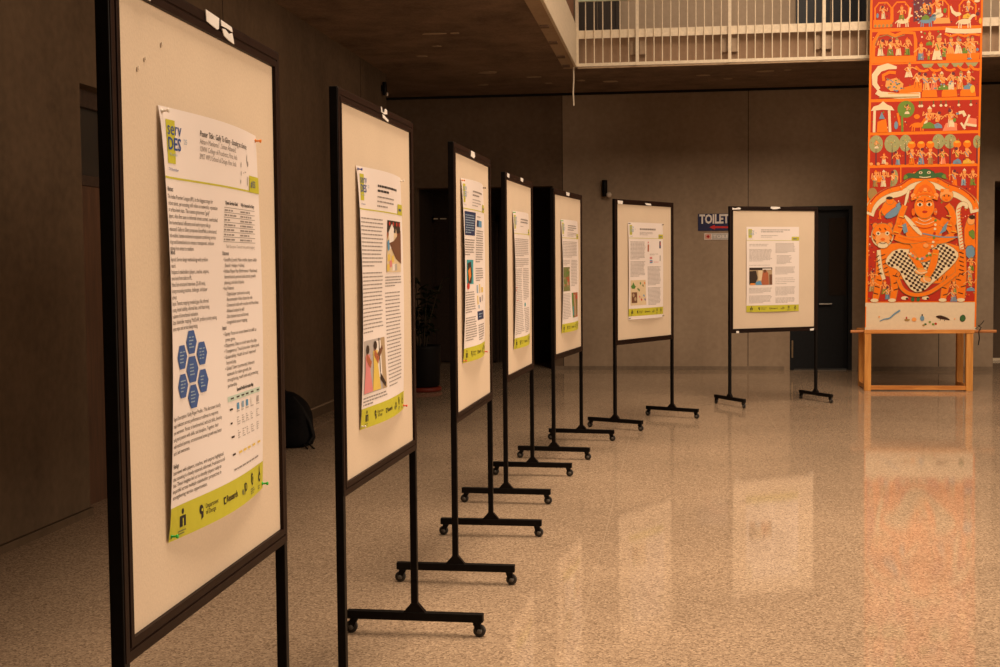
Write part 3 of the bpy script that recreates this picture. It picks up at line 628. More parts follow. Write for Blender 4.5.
# --- poster 7
mb, fn, pr = sheet(6, .495, .198, .006, .008)
header(pr, faint=True)
pr.words(.27, .83, .037, 2, I['grey'], pitch=.022, hgt=.009, last=.75); pr.words(.27, .61, .103, 2, I['lgrey'], pitch=.018, hgt=.007)
pr.words(.05, .42, .205, 2, I['lgrey'], .018, .007, .9); pr.words(.05, .48, .265, 11, I['lgrey'], .0135, .0065); pr.words(.05, .44, .45, 1, I['lgrey'], last=1)
pr.words(.545, .93, .195, 9, I['lgrey'], .0135, .0065); pr.words(.57, .86, .34, 8, I['lgrey'], .0135, .0065); pr.words(.545, .93, .475, 7, I['lgrey'], .0135, .0065); pr.words(.545, .93, .605, 4, I['lgrey'], .022, .007); pr.words(.545, .93, .71, 8, I['lgrey'], .0135, .0065); pr.words(.545, .93, .84, 5, I['lgrey'], .0135, .0065)
pr.words(.05, .48, .72, 5, I['lgrey'], .0135, .0065); pr.words(.05, .48, .81, 7, I['lgrey'], .0135, .0065)
a0, a1, b0, b1 = .05, .485, .478, .682
pr.rect(a0, b0, a1, b1, I['tan']); pr.rect(a0, b0, a1, b0+.03, I['dark'], 2); pr.rect(.22, .51, .30, .63, I['cream'], 2)
pr.fan([(.05, .52), (.18, .515), (.21, .60), (.17, .66), (.05, .67)], I['dark'], 3)
pr.fan([(.28, .64), (.30, .55), (.33, .515), (.37, .51), (.41, .55), (.42, b1), (.28, b1)], I['rust'], 3); pr.ell(.345, .52, .028, .02, I['skin'], 4)
pr.fan([(.17, .65), (.26, .63), (.29, .68), (.18, b1)], I['sky'], 4); pr.rect(.07, .66, .15, b1, I['orange'], 4); pr.rect(.43, .56, .485, b1, I['skin'], 2); pr.rect(.30, .49, .47, .505, I['white'], 3)
place(mb, 6, .495, .198, 'white poster with one wide photograph, on the farthest board')

# ------------------------------------------------------------------ push pins
PINC = dict(white=plain('pin_white', (.80, .74, .66), .35, .5), orange=plain('pin_orange', (.85, .25, .02), .35, .5), green=plain('pin_green', (.03, .48, .06), .35, .5), blue=plain('pin_blue', (.03, .05, .30), .35, .5), red=plain('pin_red', (.70, .05, .02), .35, .5), dark=plain('pin_dark', (.04, .03, .03), .35, .5))
PINM = {}
def pin(k, s, h, c, label, tilt=0.):
    x, y, a, dz = BOARDS[k]; ar = math.radians(a); d = Vector((math.cos(ar), math.sin(ar), 0))
    if c not in PINM:
        m = MB(); m.lathe([(.0005,-.006),(.0006,.0)], M_CHROME, None, 6); m.lathe([(.0045,.0),(.0055,.001),(.0055,.003),(.0030,.0045),(.0026,.013),(.0048,.016),(.0052,.019),(.0040,.020)], PINC[c], None, 12)
        o = m.build('push_pin'); PINM[c] = o
    else:
        o = PINM[c].copy(); COL.objects.link(o)
    n = Vector((math.sin(ar), -math.cos(ar), 0))
    o.location = Vector((x, y, ZB+h))+d*s+n*(-.0015)
    o.rotation_euler = (PI/2+tilt, 0, ar)
    o.scale = (.8, .8, .8)
    tag(o, label, 'pin', 'push pins at the poster corners')
ords = ['nearest', 'second', 'third', 'fourth', 'fifth', 'sixth', 'farthest']
def corners(k, sc, z0, cols):
    for (nm, s, h), c in zip((('top left', sc-PW/2+.012, z0+PH-.010), ('top right', sc+PW/2-.012, z0+PH-.012), ('bottom left', sc-PW/2+.010, z0+.010), ('bottom right', sc+PW/2-.008, z0+.012)), cols):
        if c: pin(k, s, h, c, '%s push pin at the %s corner of the poster on the %s board' % ({'dark': 'dark grey'}.get(c, c), nm, ords[k]), random.uniform(-.12, .12))
corners(0, .525, .171, ('white', 'orange', 'green', 'green'))
corners(1, .515, .177, ('blue', 'white', 'white', 'red'))
corners(2, .49, .25, ('orange', 'dark', 'red', 'red'))
corners(3, .56, .18, ('green', None, None, None))
corners(4, .55, .183, ('green', None, None, None))
corners(5, .522, .205, ('dark', 'dark', 'dark', 'dark'))

# ------------------------------------------------------------------ toilet signs on the back wall
def flat_print(mb, depth, w, h):
    return Print(mb, lambda a, b, off: ((a-.5)*w, -depth-off, (.5-b)*h), w, h)
M_NAVY = plain('navy_sign_board', (.018, .022, .085), .4, .4)
m = MB(); w, h = .53, .215; m.box(-w/2, w/2, -.012, 0, -h/2, h/2, M_NAVY); pr = flat_print(m, .012, w, h); SW = plain('sign_white', (.80, .74, .70), .5); SR = plain('sign_red', (.62, .03, .03), .5)
vs, fs = text_polys('TOILET', .158, .006); tw = max(v[0] for v in vs); pr.text('TOILET', .035, .56, .158, SW, 1, .006, sx=.372/tw)
pr.poly([(.27, .80), (.40, .66), (.40, .745), (.93, .745), (.93, .86), (.40, .86), (.40, .94)][::-1], SR, 1)
o = m.build('toilet_sign'); o.location = (.314+w/2, BV, 1.895); tag(o, 'navy blue TOILET sign with a red arrow on the back wall', 'sign')
m = MB(); w, h = .40, .082; m.box(-w/2, w/2, -.008, 0, -h/2, h/2, SW); pr = flat_print(m, .008, w, h)
pr.rect(.02, .08, .22, .92, plain('sign_salmon', (.70, .40, .30), .5)); pr.rect(.07, .40, .17, .60, SR, 2); pr.rect(.10, .25, .14, .75, SR, 2)
pr.rect(.245, .06, .985, .94, plain('sign_grey', (.50, .47, .44), .5)); vs, fs = text_polys('TOILET', .055, .001); tw = max(v[0] for v in vs); pr.text('TOILET', .28, .72, .055, SW, 2, .001, sx=.24/tw)
o = m.build('toilet_sign'); o.location = (.393+w/2, BV, 1.712); tag(o, 'small pale strip sign with a red symbol below the navy TOILET sign', 'sign')

# ------------------------------------------------------------------ painted scroll
t = empty('painted_scroll', (2.033, 14.32, .676)); tag(t, 'tall orange and red painted cloth scroll hanging behind the front edge of the wooden stand', 'scroll')
KX, KZ = .0103, .01057
def xl(y): return 870.5-5.5*y/327
mb = MB()
def sfn(x, y, off):
    x = min(max(x, xl(y)), xl(y)+WS); u = (x-xl(y))*KX; z = (327-y)*KZ
    wv = .003*math.sin(u*4.2+.4)+.003*math.sin(z*1.7)
    return (u+.035*min(1, max(0, (327-y)/327)), wv-off, z)
WS = 111; pr = Print(mb, sfn, 1, 1, .0012)
def crect(x0, y0, x1, y1, mat, layer):
    """rectangle in drawing units that follows the cloth"""
    nx = max(1, int(abs(x1-x0)/6)+1); ny = max(1, int(abs(y1-y0)/12)+1)
    vs = [sfn(xl(y0+(y1-y0)*j/ny)+x0+(x1-x0)*i/nx, y0+(y1-y0)*j/ny, layer*.0012) for j in range(ny+1) for i in range(nx+1)]
    mb.add(vs, [(j*(nx+1)+i, (j+1)*(nx+1)+i, (j+1)*(nx+1)+i+1, j*(nx+1)+i+1) for j in range(ny) for i in range(nx)], mat)
crect(0, -220, WS, 327, SC['cloth'], 0); crect(WS, -220, 0, 327, SC['cloth'], -.7)
crect(0, -220, WS, 302, SC['orange'], 1); crect(WS-1.6, 300, WS, 327, SC['orange'], 1); crect(0, 306, 1, 327, SC['orange'], 1); crect(0, 327, WS, 331, SC['cloth'], 0)
for y0, y1 in ((-210, -170), (-166, -130), (-126, -92), (-88, -58), (-54, -32), (-29, 28), (31.5, 61.5), (64, 98), (101, 131), (134, 163.5), (166.5, 301)): crect(2.2, y0, WS-2, y1, SC['red'], 2)
# drawing helpers in photo-sized units, x as pixels
def E_(x, y, rx, ry, c, l=4, n=12): pr.ell(x, y, rx, ry, SC[c], l, n)
def Pg(pts, c, l=4): pr.fan(pts, SC[c], l)
def Ln(pts, w, c, l=4):
    """ribbon along a polyline"""
    vs = []; n = len(pts)
    for i, (x, y) in enumerate(pts):
        x0, y0 = pts[max(i-1, 0)]; x1, y1 = pts[min(i+1, n-1)]; dx, dy = x1-x0, y1-y0; q = math.hypot(dx, dy) or 1
        ww = (w[i] if isinstance(w, (list, tuple)) else w)/2
        vs += [(x-dy/q*ww, y+dx/q*ww), (x+dy/q*ww, y-dx/q*ww)]
    mb.add([sfn(a, b, l*.0012) for a, b in vs], [(2*i, 2*i+1, 2*i+3, 2*i+2) for i in range(n-1)], SC[c])
FR = random.Random(11)
def fig(x, top, bot, cloth='green', skin='skin', w=1., l=5, face=True):
    """a small painted attendant with its own stance, lean and ornaments"""
    h = bot-top; r = h*.12; ln = FR.uniform(-.10, .10)*h; st = FR.uniform(.75, 1.25); seat = FR.random() < .25
    if seat: Pg([(x-h*.26*w, bot), (x+h*.26*w, bot), (x+h*.22*w, bot-h*.18), (x+h*.05, bot-h*.32), (x-h*.22*w, bot-h*.18)], cloth, l)
    else:
        Pg([(x-h*.17*w*st, bot), (x-h*.01, bot-h*.02), (x+h*.01, top+h*.55), (x-h*.11*w, top+h*.55)], cloth, l)
        Pg([(x+h*.01, bot-h*.02), (x+h*.19*w*st, bot), (x+h*.12*w, top+h*.55), (x-h*.02, top+h*.55)], cloth, l)
        for q in (-.1, .1): Ln([(x+q*h*w, bot), (x+q*h*w*.7, top+h*.6)], h*.022, FR.choice(['orange', 'cream', 'dark', 'red']), l+1)
    Pg([(x-h*.13*w+ln, top+h*.27), (x+h*.13*w+ln, top+h*.27), (x+h*.09*w, top+h*.62), (x-h*.09*w, top+h*.62)], skin, l+1)
    for sd in (-1, 1):
        m_ = FR.random(); e = (x+ln+sd*h*.27*w, top+h*FR.uniform(.32, .5)); ha = (x+ln+sd*h*FR.uniform(.05, .40)*w, top+h*(FR.uniform(.05, .25) if m_ < .4 else FR.uniform(.4, .6)))
        Ln([(x+ln+sd*h*.12*w, top+h*.3), e, ha], h*.075, skin, l+2)
    Ln([(x-h*.11*w+ln, top+h*.30), (x+h*.08*w, top+h*.58)], h*.05, FR.choice(['cream', 'green', 'blue', 'red', 'orange', 'dorange']), l+2)
    E_(x+ln, top+r*1.25, r*.9, r*1.1, skin, l+3, 9); hat = FR.choice(['orange', 'dark', 'dark', 'cream', 'dorange', 'mud'])
    if hat == 'dark': E_(x+ln-r*.4*FR.choice((-1, 1)), top+r*.85, r*.85, r*.8, 'purple', l+4, 8)
    else: Pg([(x+ln-r, top+r*.75), (x+ln, top-r*.5), (x+ln+r, top+r*.75)], hat, l+4)
    for q in range(3): E_(x+ln*.6+FR.uniform(-.12, .12)*h*w, top+h*FR.uniform(.3, .9), h*.035, h*.03, FR.choice(['cream', 'blue', 'dark', 'yellow', 'red']), l+4, 5)
def scatter(y0, y1, n, x0=3, x1=108):
    """little flowers and leaves sprinkled over the red ground"""
    for q in range(n):
        y = FR.uniform(y0+2, y1-2); x = xl(y)+FR.uniform(x0, x1); E_(x, y, FR.uniform(.4, 1.0), FR.uniform(.4, .9), FR.choice(['skin', 'dorange', 'purple', 'green', 'cream', 'purple', 'mud', 'purple', 'orange']), 3, 6)
def horse(x, y, s, c, l=5):
    E_(x, y, 6*s, 2.6*s, c, l); Ln([(x+4*s, y-1*s), (x+7*s, y-5*s)], 2.4*s, c, l); E_(x+8*s, y-5.5*s, 2.4*s, 1.3*s, c, l)
    for dx in (-5, -3, 3, 5): Ln([(x+dx*s, y), (x+dx*s*1.1, y+6*s)], 1.1*s, c, l)
    Ln([(x-5.5*s, y-1*s), (x-8*s, y+2*s)], .9*s, c, l)
def tree(x, top, bot, rx, ry, c='sage', l=4):
    Ln([(x, top+ry), (x, bot)], 1.4, 'purple', l); E_(x, top+ry, rx, ry, c, l, 16)
    rr = random.Random(int(x*7))
    for q in range(14):
        a = rr.uniform(0, 2*PI); d = rr.uniform(.1, .85); E_(x+rx*d*math.cos(a), top+ry+ry*d*math.sin(a), .55, .45, rr.choice(['mud', 'yellow', 'red', 'dgreen', 'cream']), l+1, 5)
def c1(cx, cy): return 860+cx/7.143, cy/7.143
def c2(cx, cy): return 860+cx/7.143, 80+cy/7.143
for y0, y1 in ((1, 28), (32, 61), (65, 98), (102, 131), (135, 163)): scatter(y0, y1, 46)
scatter(168, 205, 60); scatter(205, 300, 110, 2, 26); scatter(205, 300, 110, 84, 109)
# rows above the photograph's edge, and the top row
for row, y0 in enumerate((-208, -164, -124, -86)):
    for k in range(8): fig(879+13*k, y0+4, y0+28, ('green', 'cream', 'blue', 'pink')[(k+row) % 4], l=4)
for cx in (165, 290, 455, 570, 760):
    a, b = c1(cx, 105); Ln([(a-8, b+8), (a-8, b-7), (a-4, b-12), (a+4, b-12), (a+8, b-7), (a+8, b+8)], 1.6, 'orange', 3)
Pg([c1(380, 0), c1(510, 0), c1(510, 160), c1(380, 160)], 'purple', 3)
for q in range(34):
    a, b = c1(random.uniform(385, 505), random.uniform(5, 175)); E_(a, b, .9, .8, random.choice(['cream', 'blue', 'orange', 'red', 'skin']), 4, 6)
fig(*c1(165, 40), c1(0, 135)[1], 'cream'); Pg([c1(95, 140), c1(235, 140), c1(225, 195), c1(95, 195)], 'orange', 4); E_(*c1(125, 110), 1.2, 2.5, 'blue', 5)
for q in range(5): E_(*c1(110+28*q, 182), 1.4, 1.6, 'mud', 5)
horse(*c1(305, 155), .95, 'cream'); fig(*c1(295, 45), c1(0, 150)[1], 'green'); Ln([c1(360, 60), c1(350, 120)], 2, 'cream', 4)
horse(*c1(470, 158), .95, 'blue'); fig(*c1(465, 35), c1(0, 150)[1], 'green'); E_(*c1(520, 140), 2.6, 3, 'blue', 5)
fig(*c1(555, 5), c1(0, 120)[1], 'cream', w=1.3); E_(*c1(550, 120), 5.5, 2.8, 'cream', 5); E_(*c1(600, 90), 1.6, 2.4, 'green', 6); Pg([c1(525, 140), c1(630, 140), c1(640, 180), c1(520, 180)], 'skin', 5)
Ln([c1(640, 60), c1(655, 100), c1(690, 125)], [1.5, 3, 4], 'cream', 5); E_(*c1(690, 118), 3.5, 2, 'cream', 5)
horse(*c1(738, 172), 1.05, 'cream'); fig(*c1(755, 30), c1(0, 150)[1], 'yellow'); E_(*c1(705, 5), 2.5, 1.5, 'cream', 4); E_(*c1(825, 30), 2.8, 1.4, 'cream', 4); E_(*c1(848, 170), 1.5, 3, 'yellow', 5); E_(*c1(830, 120), 2, 2, 'purple', 4)
# second row
Ln([c1(95, 400), c1(100, 290), c1(135, 235), c1(200, 232), c1(250, 255), c1(310, 232), c1(385, 240), c1(395, 290), c1(395, 400)], 3.2, 'orange', 4)
Ln([c1(105, 320), c1(130, 262), c1(190, 247), c1(250, 268), c1(320, 250)], .8, 'mud', 5)
for cx, c in ((145, 'cream'), (215, 'green'), (273, 'cream'), (335, 'green')): fig(*c1(cx, 275), c1(0, 395)[1], c)
Pg([c1(75, 398), c1(400, 398), c1(400, 445), c1(75, 445)], 'orange', 4)
fig(*c1(430, 310), c1(0, 432)[1], 'blue', w=1.2); fig(*c1(492, 235), c1(0, 330)[1], 'green'); fig(*c1(487, 365), c1(0, 432)[1], 'green'); fig(*c1(545, 265), c1(0, 435)[1], 'cream'); fig(*c1(595, 320), c1(0, 415)[1], 'green')
for cx, cy in ((435, 235), (460, 245), (440, 270), (555, 235), (570, 255)): E_(*c1(cx, cy), 1, 1, random.choice(['green', 'cream']), 5, 6)
Ln([c1(605, 225), c1(660, 235), c1(740, 240), c1(855, 238)], 4.5, 'cream', 5); Ln([c1(600, 250), c1(640, 272), c1(690, 258), c1(740, 275), c1(790, 258), c1(845, 270)], 2.2, 'orange', 4)
for cx, c in ((640, 'skin'), (695, 'cream'), (755, 'green'), (800, 'skin')): fig(*c1(cx, 280), c1(0, 395)[1], c, w=1.2)
E_(*c1(700, 300), 2, 1.3, 'blue', 8, 7); E_(*c1(690, 345), 2, 2, 'cream', 8, 7); E_(*c1(735, 365), 1.6, 1.6, 'green', 8, 7); E_(*c1(600, 365), 1.5, 1.5, 'green', 8, 7); E_(*c1(828, 370), 1.4, 1.6, 'blue', 8, 7)
Pg([c1(610, 392), c1(845, 392), c1(840, 442), c1(610, 442)], 'orange', 4); fig(*c1(770, 330), c1(0, 440)[1], 'orange'); E_(*c1(772, 432), 2.5, 1, 'blue', 8, 6)
# third row: long pale serpent couch and a canopy
Ln([c2(262, -90), c2(200, -102), c2(140, -85), c2(105, -40), c2(105, 20), c2(135, 60)], [2.5, 6, 6.5, 6, 5, 4], 'cream', 4)
Ln([c2(120, 75), c2(150, 95), c2(280, 110), c2(430, 108)], 5.5, 'cream', 4); Ln([c2(200, 90), c2(420, 98)], 1, 'skin', 5); Ln([c2(135, 118), c2(420, 120)], 1, 'mud', 5)
Ln([c2(170, 0), c2(165, -40), c2(210, -60), c2(255, -55)], 3, 'orange', 4)
Pg([c2(185, 0), c2(260, -20), c2(310, 25), c2(300, 70), c2(220, 75), c2(180, 40)], 'skin', 5); Pg([c2(280, 60), c2(440, 20), c2(440, 85), c2(280, 95)], 'orange', 5)
for q in range(26): E_(*c2(random.uniform(190, 320), random.uniform(-15, 75)), 1, .8, random.choice(['blue', 'green', 'blue', 'mud', 'orange']), 7, 6)
fig(*c2(345, -120), c2(0, -20)[1], 'cream', w=1.3); fig(*c2(405, -55), c2(0, 60)[1], 'orange', w=1.3)
for cx in (450, 540, 640, 745, 830): Ln([c2(cx-55, -95), c2(cx-25, -65), c2(cx+5, -60), c2(cx+35, -70)], 2.4, 'orange', 4)
for cx in (480, 590, 690, 790): Pg([c2(cx-45, -112), c2(cx+45, -112), c2(cx+25, -85), c2(cx-25, -85)], 'sage', 4)
for cx, c in ((470, 'skin'), (525, 'pink'), (590, 'green'), (645, 'cream'), (705, 'skin'), (770, 'blue')): fig(*c2(cx, -50), c2(0, 75)[1], c, w=1.2)
for q in range(36): E_(*c2(random.uniform(450, 810), random.uniform(-40, 70)), .9, .9, random.choice(['green', 'cream', 'blue', 'cream', 'green', 'orange']), 8, 6)
for cx in (500, 640, 770): Pg([c2(cx-60, 90), c2(cx-40, 60), c2(cx+40, 60), c2(cx+50, 125), c2(cx-60, 125)], 'orange', 4)
E_(*c2(795, 75), 2.5, 4, 'yellow', 8)
# fourth row: shrine, tree, animals
Ln([c2(100, 365), c2(105, 200), c2(120, 185)], 2.6, 'cream', 4); Ln([c2(215, 365), c2(208, 200), c2(195, 185)], 2.6, 'cream', 4); Pg([c2(78, 212), c2(95, 182), c2(135, 170), c2(165, 145), c2(195, 170), c2(225, 182), c2(245, 212), c2(160, 205)], 'cream', 5)
Pg([c2(120, 365), c2(125, 290), c2(185, 270), c2(200, 365)], 'orange', 5); Pg([c2(135, 270), c2(155, 220), c2(178, 270)], 'blue', 6)
E_(*c2(258, 318), 2, 4, 'blue', 5); Ln([c2(268, 230), c2(285, 320)], 2.2, 'orange', 5)
Ln([c2(300, 260), c2(303, 365)], 2, 'green', 4); E_(*c2(328, 205), 8.5, 8.5, 'green', 4, 18); fig(*c2(335, 170), c2(0, 240)[1], 'cream', l=6)
horse(*c2(410, 320), 1., 'orange'); E_(*c2(405, 260), 3, 2.4, 'orange', 5)
fig(*c2(487, 195), c2(0, 345)[1], 'green', w=1.2); Pg([c2(450, 330), c2(475, 230), c2(495, 250), c2(470, 335)], 'cream', 5); fig(*c2(548, 225), c2(0, 345)[1], 'blue', w=1.2)
fig(*c2(645, 210), c2(0, 340)[1], 'cream', w=1.3); Pg([c2(585, 365), c2(610, 310), c2(685, 310), c2(690, 365)], 'pink', 5); E_(*c2(670, 290), 1.6, 2, 'green', 8); E_(*c2(690, 245), 1.5, 1, 'blue', 8)
Ln([c2(700, 240), c2(730, 235), c2(745, 265)], 3.4, 'cream', 5); Ln([c2(775, 255), c2(735, 350)], 2.2, 'cream', 5); Ln([c2(715, 310), c2(745, 355)], 2, 'cream', 5); Pg([c2(770, 275), c2(825, 285), c2(825, 335), c2(760, 325)], 'pink', 5); Ln([c2(745, 320), c2(825, 335)], 2.4, 'cream', 6)
for cx in (425, 440, 523, 575, 610, 700, 785): Ln([c2(cx, 150), c2(cx, 175)], .9, 'dgreen', 4); E_(*c2(cx, 185), 1.5, 1.4, 'cream', 5, 7)
# fifth row: grove and porters
for cx, top, rx, ry in ((115, 385, 7, 8.8), (230, 385, 7.8, 8.8), (325, 385, 6.2, 8.5), (558, 385, 6, 7.5), (640, 388, 6.2, 7.2), (830, 400, 4, 6.5)): tree(c2(cx, 0)[0], c2(0, top)[1], c2(0, 600)[1], rx, ry)
fig(*c2(118, 420), c2(0, 480)[1], 'cream', l=6)
fig(*c2(170, 515), c2(0, 590)[1], 'cream', w=1.4); fig(*c2(270, 500), c2(0, 600)[1], 'blue')
for cx, c in ((368, 'orange'), (435, 'blue'), (500, 'mud'), (690, 'blue'), (760, 'yellow')):
    fig(*c2(cx, 480), c2(0, 600)[1], c); E_(*c2(cx, 460), 4, 3.8, 'orange', 5); E_(*c2(cx, 445), 2.8, 1.2, 'yellow', 6)
fig(*c2(590, 490), c2(0, 600)[1], 'pink')
for cx in (80, 130, 190, 420, 580, 800): E_(*c2(cx, 590), 2, 1.6, 'skin', 4, 8)
# great central panel --- crop (855,160)-(995,340), 3.707 per pixel
def c3(cx, cy): return 855+cx/3.707, 160+cy/3.707
def chaikin(pts, closed, it=2):
    for _ in range(it):
        out = [] if closed else [pts[0]]; n = len(pts)
        for i in range(n if closed else n-1):
            a, b = pts[i], pts[(i+1) % n]
            out += [tuple(a[k]*.75+b[k]*.25 for k in range(len(a))), tuple(a[k]*.25+b[k]*.75 for k in range(len(a)))]
        if not closed: out.append(pts[-1])
        pts = out
    return pts
EDGE = dict(orange='mud', skin='mud', cream='mud', blue='dark', dgreen='dark', green='dgreen')
def P3(pts, c, l=4):
    if len(pts) >= 5 or l < 9: pts = chaikin(pts, True, 1)
    q = [c3(*p) for p in pts]
    if c in EDGE and len(pts) >= 5:
        cx = sum(p[0] for p in q)/len(q); cy = sum(p[1] for p in q)/len(q)
        Pg([(x+(x-cx)/max(.1, math.hypot(x-cx, y-cy))*.4, y+(y-cy)/max(.1, math.hypot(x-cx, y-cy))*.4) for x, y in q], EDGE[c], l-.4)
    Pg(q, c, l)
def L3(pts, w, c, l=4):
    n = len(pts); ws = list(w) if isinstance(w, (list, tuple)) else [w]*n
    q = [(*c3(*p), ww) for p, ww in zip(pts, ws)]
    if n > 2: q = chaikin(q, False, 2)
    if c in EDGE and max(ws) >= 3: Ln([p[:2] for p in q], [p[2]+.8 for p in q], EDGE[c], l-.4)
    Ln([p[:2] for p in q], [p[2] for p in q], c, l)
def O3(cx, cy, rx, ry, c, l=4, n=16):
    if c in EDGE and min(rx, ry) > 9: E_(*c3(cx, cy), rx/3.707+.4, ry/3.707+.4, EDGE[c], l-.4, n)
    E_(*c3(cx, cy), rx/3.707, ry/3.707, c, l, n)
L3([(170, 22), (170, 80)], 1.2, 'orange', 3); L3([(350, 22), (350, 75)], 1.2, 'orange', 3)
for cx, c in ((75, 'mud'), (105, 'cream'), (140, 'sage')): fig(*c3(cx, 35), c3(0, 95)[1], c)
O3(85, 65, 22, 12, 'orange', 4); O3(65, 120, 18, 22, 'mud', 4); O3(148, 60, 12, 28, 'sage', 4)
for cx, c in ((367, 'orange'), (400, 'blue'), (432, 'green')): fig(*c3(cx, 35), c3(0, 95)[1], c)
# arch: orange over cream
arc = [(50, 200), (58, 172), (85, 140), (130, 118), (170, 112), (205, 84), (255, 74), (305, 84), (345, 110), (385, 122), (425, 150), (442, 172), (446, 195)]
L3(arc, 10.5, 'cream', 4); L3([(x, y-12) for x, y in arc], 5.5, 'orange', 5); L3([(x, y-21) for x, y in arc[1:-1]], 1.2, 'red', 6)
for x, y in arc[1:-1:1]: O3(x, y-8, 9, 7, 'orange', 5, 8)
# green mask at the top
P3([(180, 70), (195, 42), (215, 55), (232, 38), (258, 30), (285, 38), (300, 55), (322, 42), (338, 70), (310, 62), (285, 66), (232, 66), (205, 62)], 'dgreen', 7); P3([(178, 72), (185, 48), (200, 62)], 'green', 8); P3([(338, 72), (332, 48), (315, 62)], 'green', 8)
for x in (243, 273): O3(x, 45, 7, 5, 'cream', 9, 8); O3(x, 45, 3, 3, 'dark', 10, 6)
L3([(238, 60), (258, 64), (280, 60)], .9, 'cream', 9)
# blue acrobat at left, lion mask at right, leaning figures
P3([(95, 185), (110, 150), (140, 140), (165, 165), (160, 205), (115, 208)], 'orange', 6); P3([(105, 205), (150, 170), (175, 160), (160, 200), (125, 215)], 'blue', 7); P3([(148, 165), (170, 150), (165, 170)], 'blue', 7); O3(130, 148, 14, 13, 'orange', 8); O3(128, 137, 13, 6, 'dark', 9, 8); L3([(95, 215), (90, 190), (105, 170)], 1.6, 'orange', 7)
P3([(180, 180), (190, 120), (205, 100), (195, 150)], 'cream', 5)
O3(338, 130, 24, 24, 'skin', 6); O3(338, 140, 17, 14, 'orange', 7); O3(322, 112, 7, 7, 'orange', 7, 8); O3(354, 112, 7, 7, 'orange', 7, 8)
for x in (330, 346): O3(x, 132, 3, 3, 'dark', 9, 6)
O3(338, 146, 6, 4, 'dorange', 9, 7)
P3([(405, 230), (440, 200), (446, 360), (405, 330)], 'orange', 4); P3([(408, 320), (440, 315), (444, 360), (412, 365)], 'blue', 5); P3([(415, 270), (440, 255), (442, 300)], 'green', 6); O3(428, 225, 13, 15, 'skin', 6); O3(432, 212, 12, 8, 'dark', 7, 8)
# tiger: body, hind leg, forelegs, head, tail
tg = 'orange'
P3([(80, 330), (150, 300), (380, 300), (400, 380), (395, 440), (320, 460), (170, 440), (95, 420)], tg, 4)
L3([(100, 340), (92, 430), (75, 520)], [10, 8, 5.5], tg, 5); L3([(140, 400), (150, 460), (140, 520)], [9, 7, 5.5], tg, 5)
L3([(390, 330), (392, 430), (392, 520)], [10, 11, 7], tg, 5); L3([(350, 420), (335, 470), (325, 522)], [9, 7, 5], tg, 5)
for x in (72, 138, 325, 392): O3(x, 518, 15, 7, 'cream', 7, 10)
L3([(88, 330), (95, 400), (108, 440)], 3.5, 'cream', 6)
L3([(395, 330), (385, 250), (378, 190), (390, 160), (412, 165), (410, 180)], [4, 4, 4, 4, 3.5, 3], 'cream', 8)
for q in range(14):
    y = 178+q*12; L3([(377+q*1.0, y+5), (391+q*1.0, y-2)], .9, 'dorange', 9)
for (x, y, s) in ((95, 440, 1), (88, 465, 1), (82, 490, 1), (148, 450, -1), (148, 475, -1), (388, 440, 1), (396, 465, -1), (396, 490, 1), (335, 470, 1), (330, 495, -1), (98, 415, 1), (400, 415, -1), (350, 440, 1), (370, 450, 1), (155, 425, 1)):
    L3([(x-14*s, y), (x+4*s, y+5)], .9, 'dark', 7)
O3(102, 275, 41, 45, 'cream', 7, 20); O3(102, 272, 38, 41, 'orange', 8, 20); O3(103, 292, 28, 26, 'skin', 9, 14); O3(75, 240, 10, 11, 'orange', 7, 10); O3(130, 240, 10, 11, 'orange', 7, 10); O3(103, 312, 20, 11, 'cream', 10, 10)
for x in (86, 120): O3(x, 268, 9, 8, 'cream', 10, 8); O3(x, 268, 4, 4, 'dark', 11, 6)
O3(103, 290, 9, 6, 'dorange', 11, 8); L3([(90, 302), (103, 308), (117, 302)], .6, 'dark', 11)
for x0, x1, y in ((90, 96, 248), (110, 116, 248), (66, 74, 270), (132, 140, 270), (70, 78, 290), (128, 136, 292)): L3([(x0, y), (x1, y+8)], .8, 'dark', 11)
# stripes on the flanks, leafy ground between the legs
for q in range(16):
    x = 150+q*15.5; L3([(x, 452-abs(q-8)*3), (x+5, 440-abs(q-8)*3)], .7, 'dark', 7)
for k in range(5):
    L3([(90+k*2, 350+k*16), (78+k*2, 358+k*16)], .8, 'dark', 8); L3([(96+k*4, 352+k*16), (112+k*3, 346+k*16)], .8, 'dark', 8)
for k in range(6): L3([(384+(k%2)*4, 340+k*16), (402, 346+k*16)], .8, 'dark', 8)
# seated rider: legs in checked trousers
trou = [(112, 365), (150, 325), (210, 330), (260, 320), (320, 300), (380, 335), (382, 365), (340, 410), (285, 455), (255, 485), (215, 488), (180, 440), (165, 405), (120, 388)]
P3(trou, 'cream', 9)
def inside(x, y, poly):
    c = False; j = len(poly)-1
    for i in range(len(poly)):
        xi, yi = poly[i]; xj, yj = poly[j]
        if (yi > y) != (yj > y) and x < (xj-xi)*(y-yi)/(yj-yi)+xi: c = not c
        j = i
    return c
for i in range(-2, 30):
    for j in range(-2, 22):
        if (i+j) % 2: continue
        x = 112+i*9.6+j*2.5; y = 300+j*9.2-i*1.2+10
        q = [(x, y), (x+9.6, y-1.2), (x+12.1, y+8), (x+2.5, y+9.2)]
        if all(inside(*p, trou) for p in q): P3(q, 'dark', 10)
L3([(160, 440), (175, 480), (215, 500), (265, 496), (310, 470), (375, 420)], 3.4, 'orange', 11)
P3([(200, 320), (265, 320), (290, 345), (275, 375), (230, 375), (205, 350)], 'orange', 11)
L3([(205, 340), (232, 380), (250, 410)], [6, 6, 5], 'orange', 12); L3([(300, 330), (290, 390), (262, 440)], [6, 7, 5], 'orange', 12); O3(245, 412, 22, 10, 'skin', 13); O3(262, 442, 20, 11, 'skin', 13)
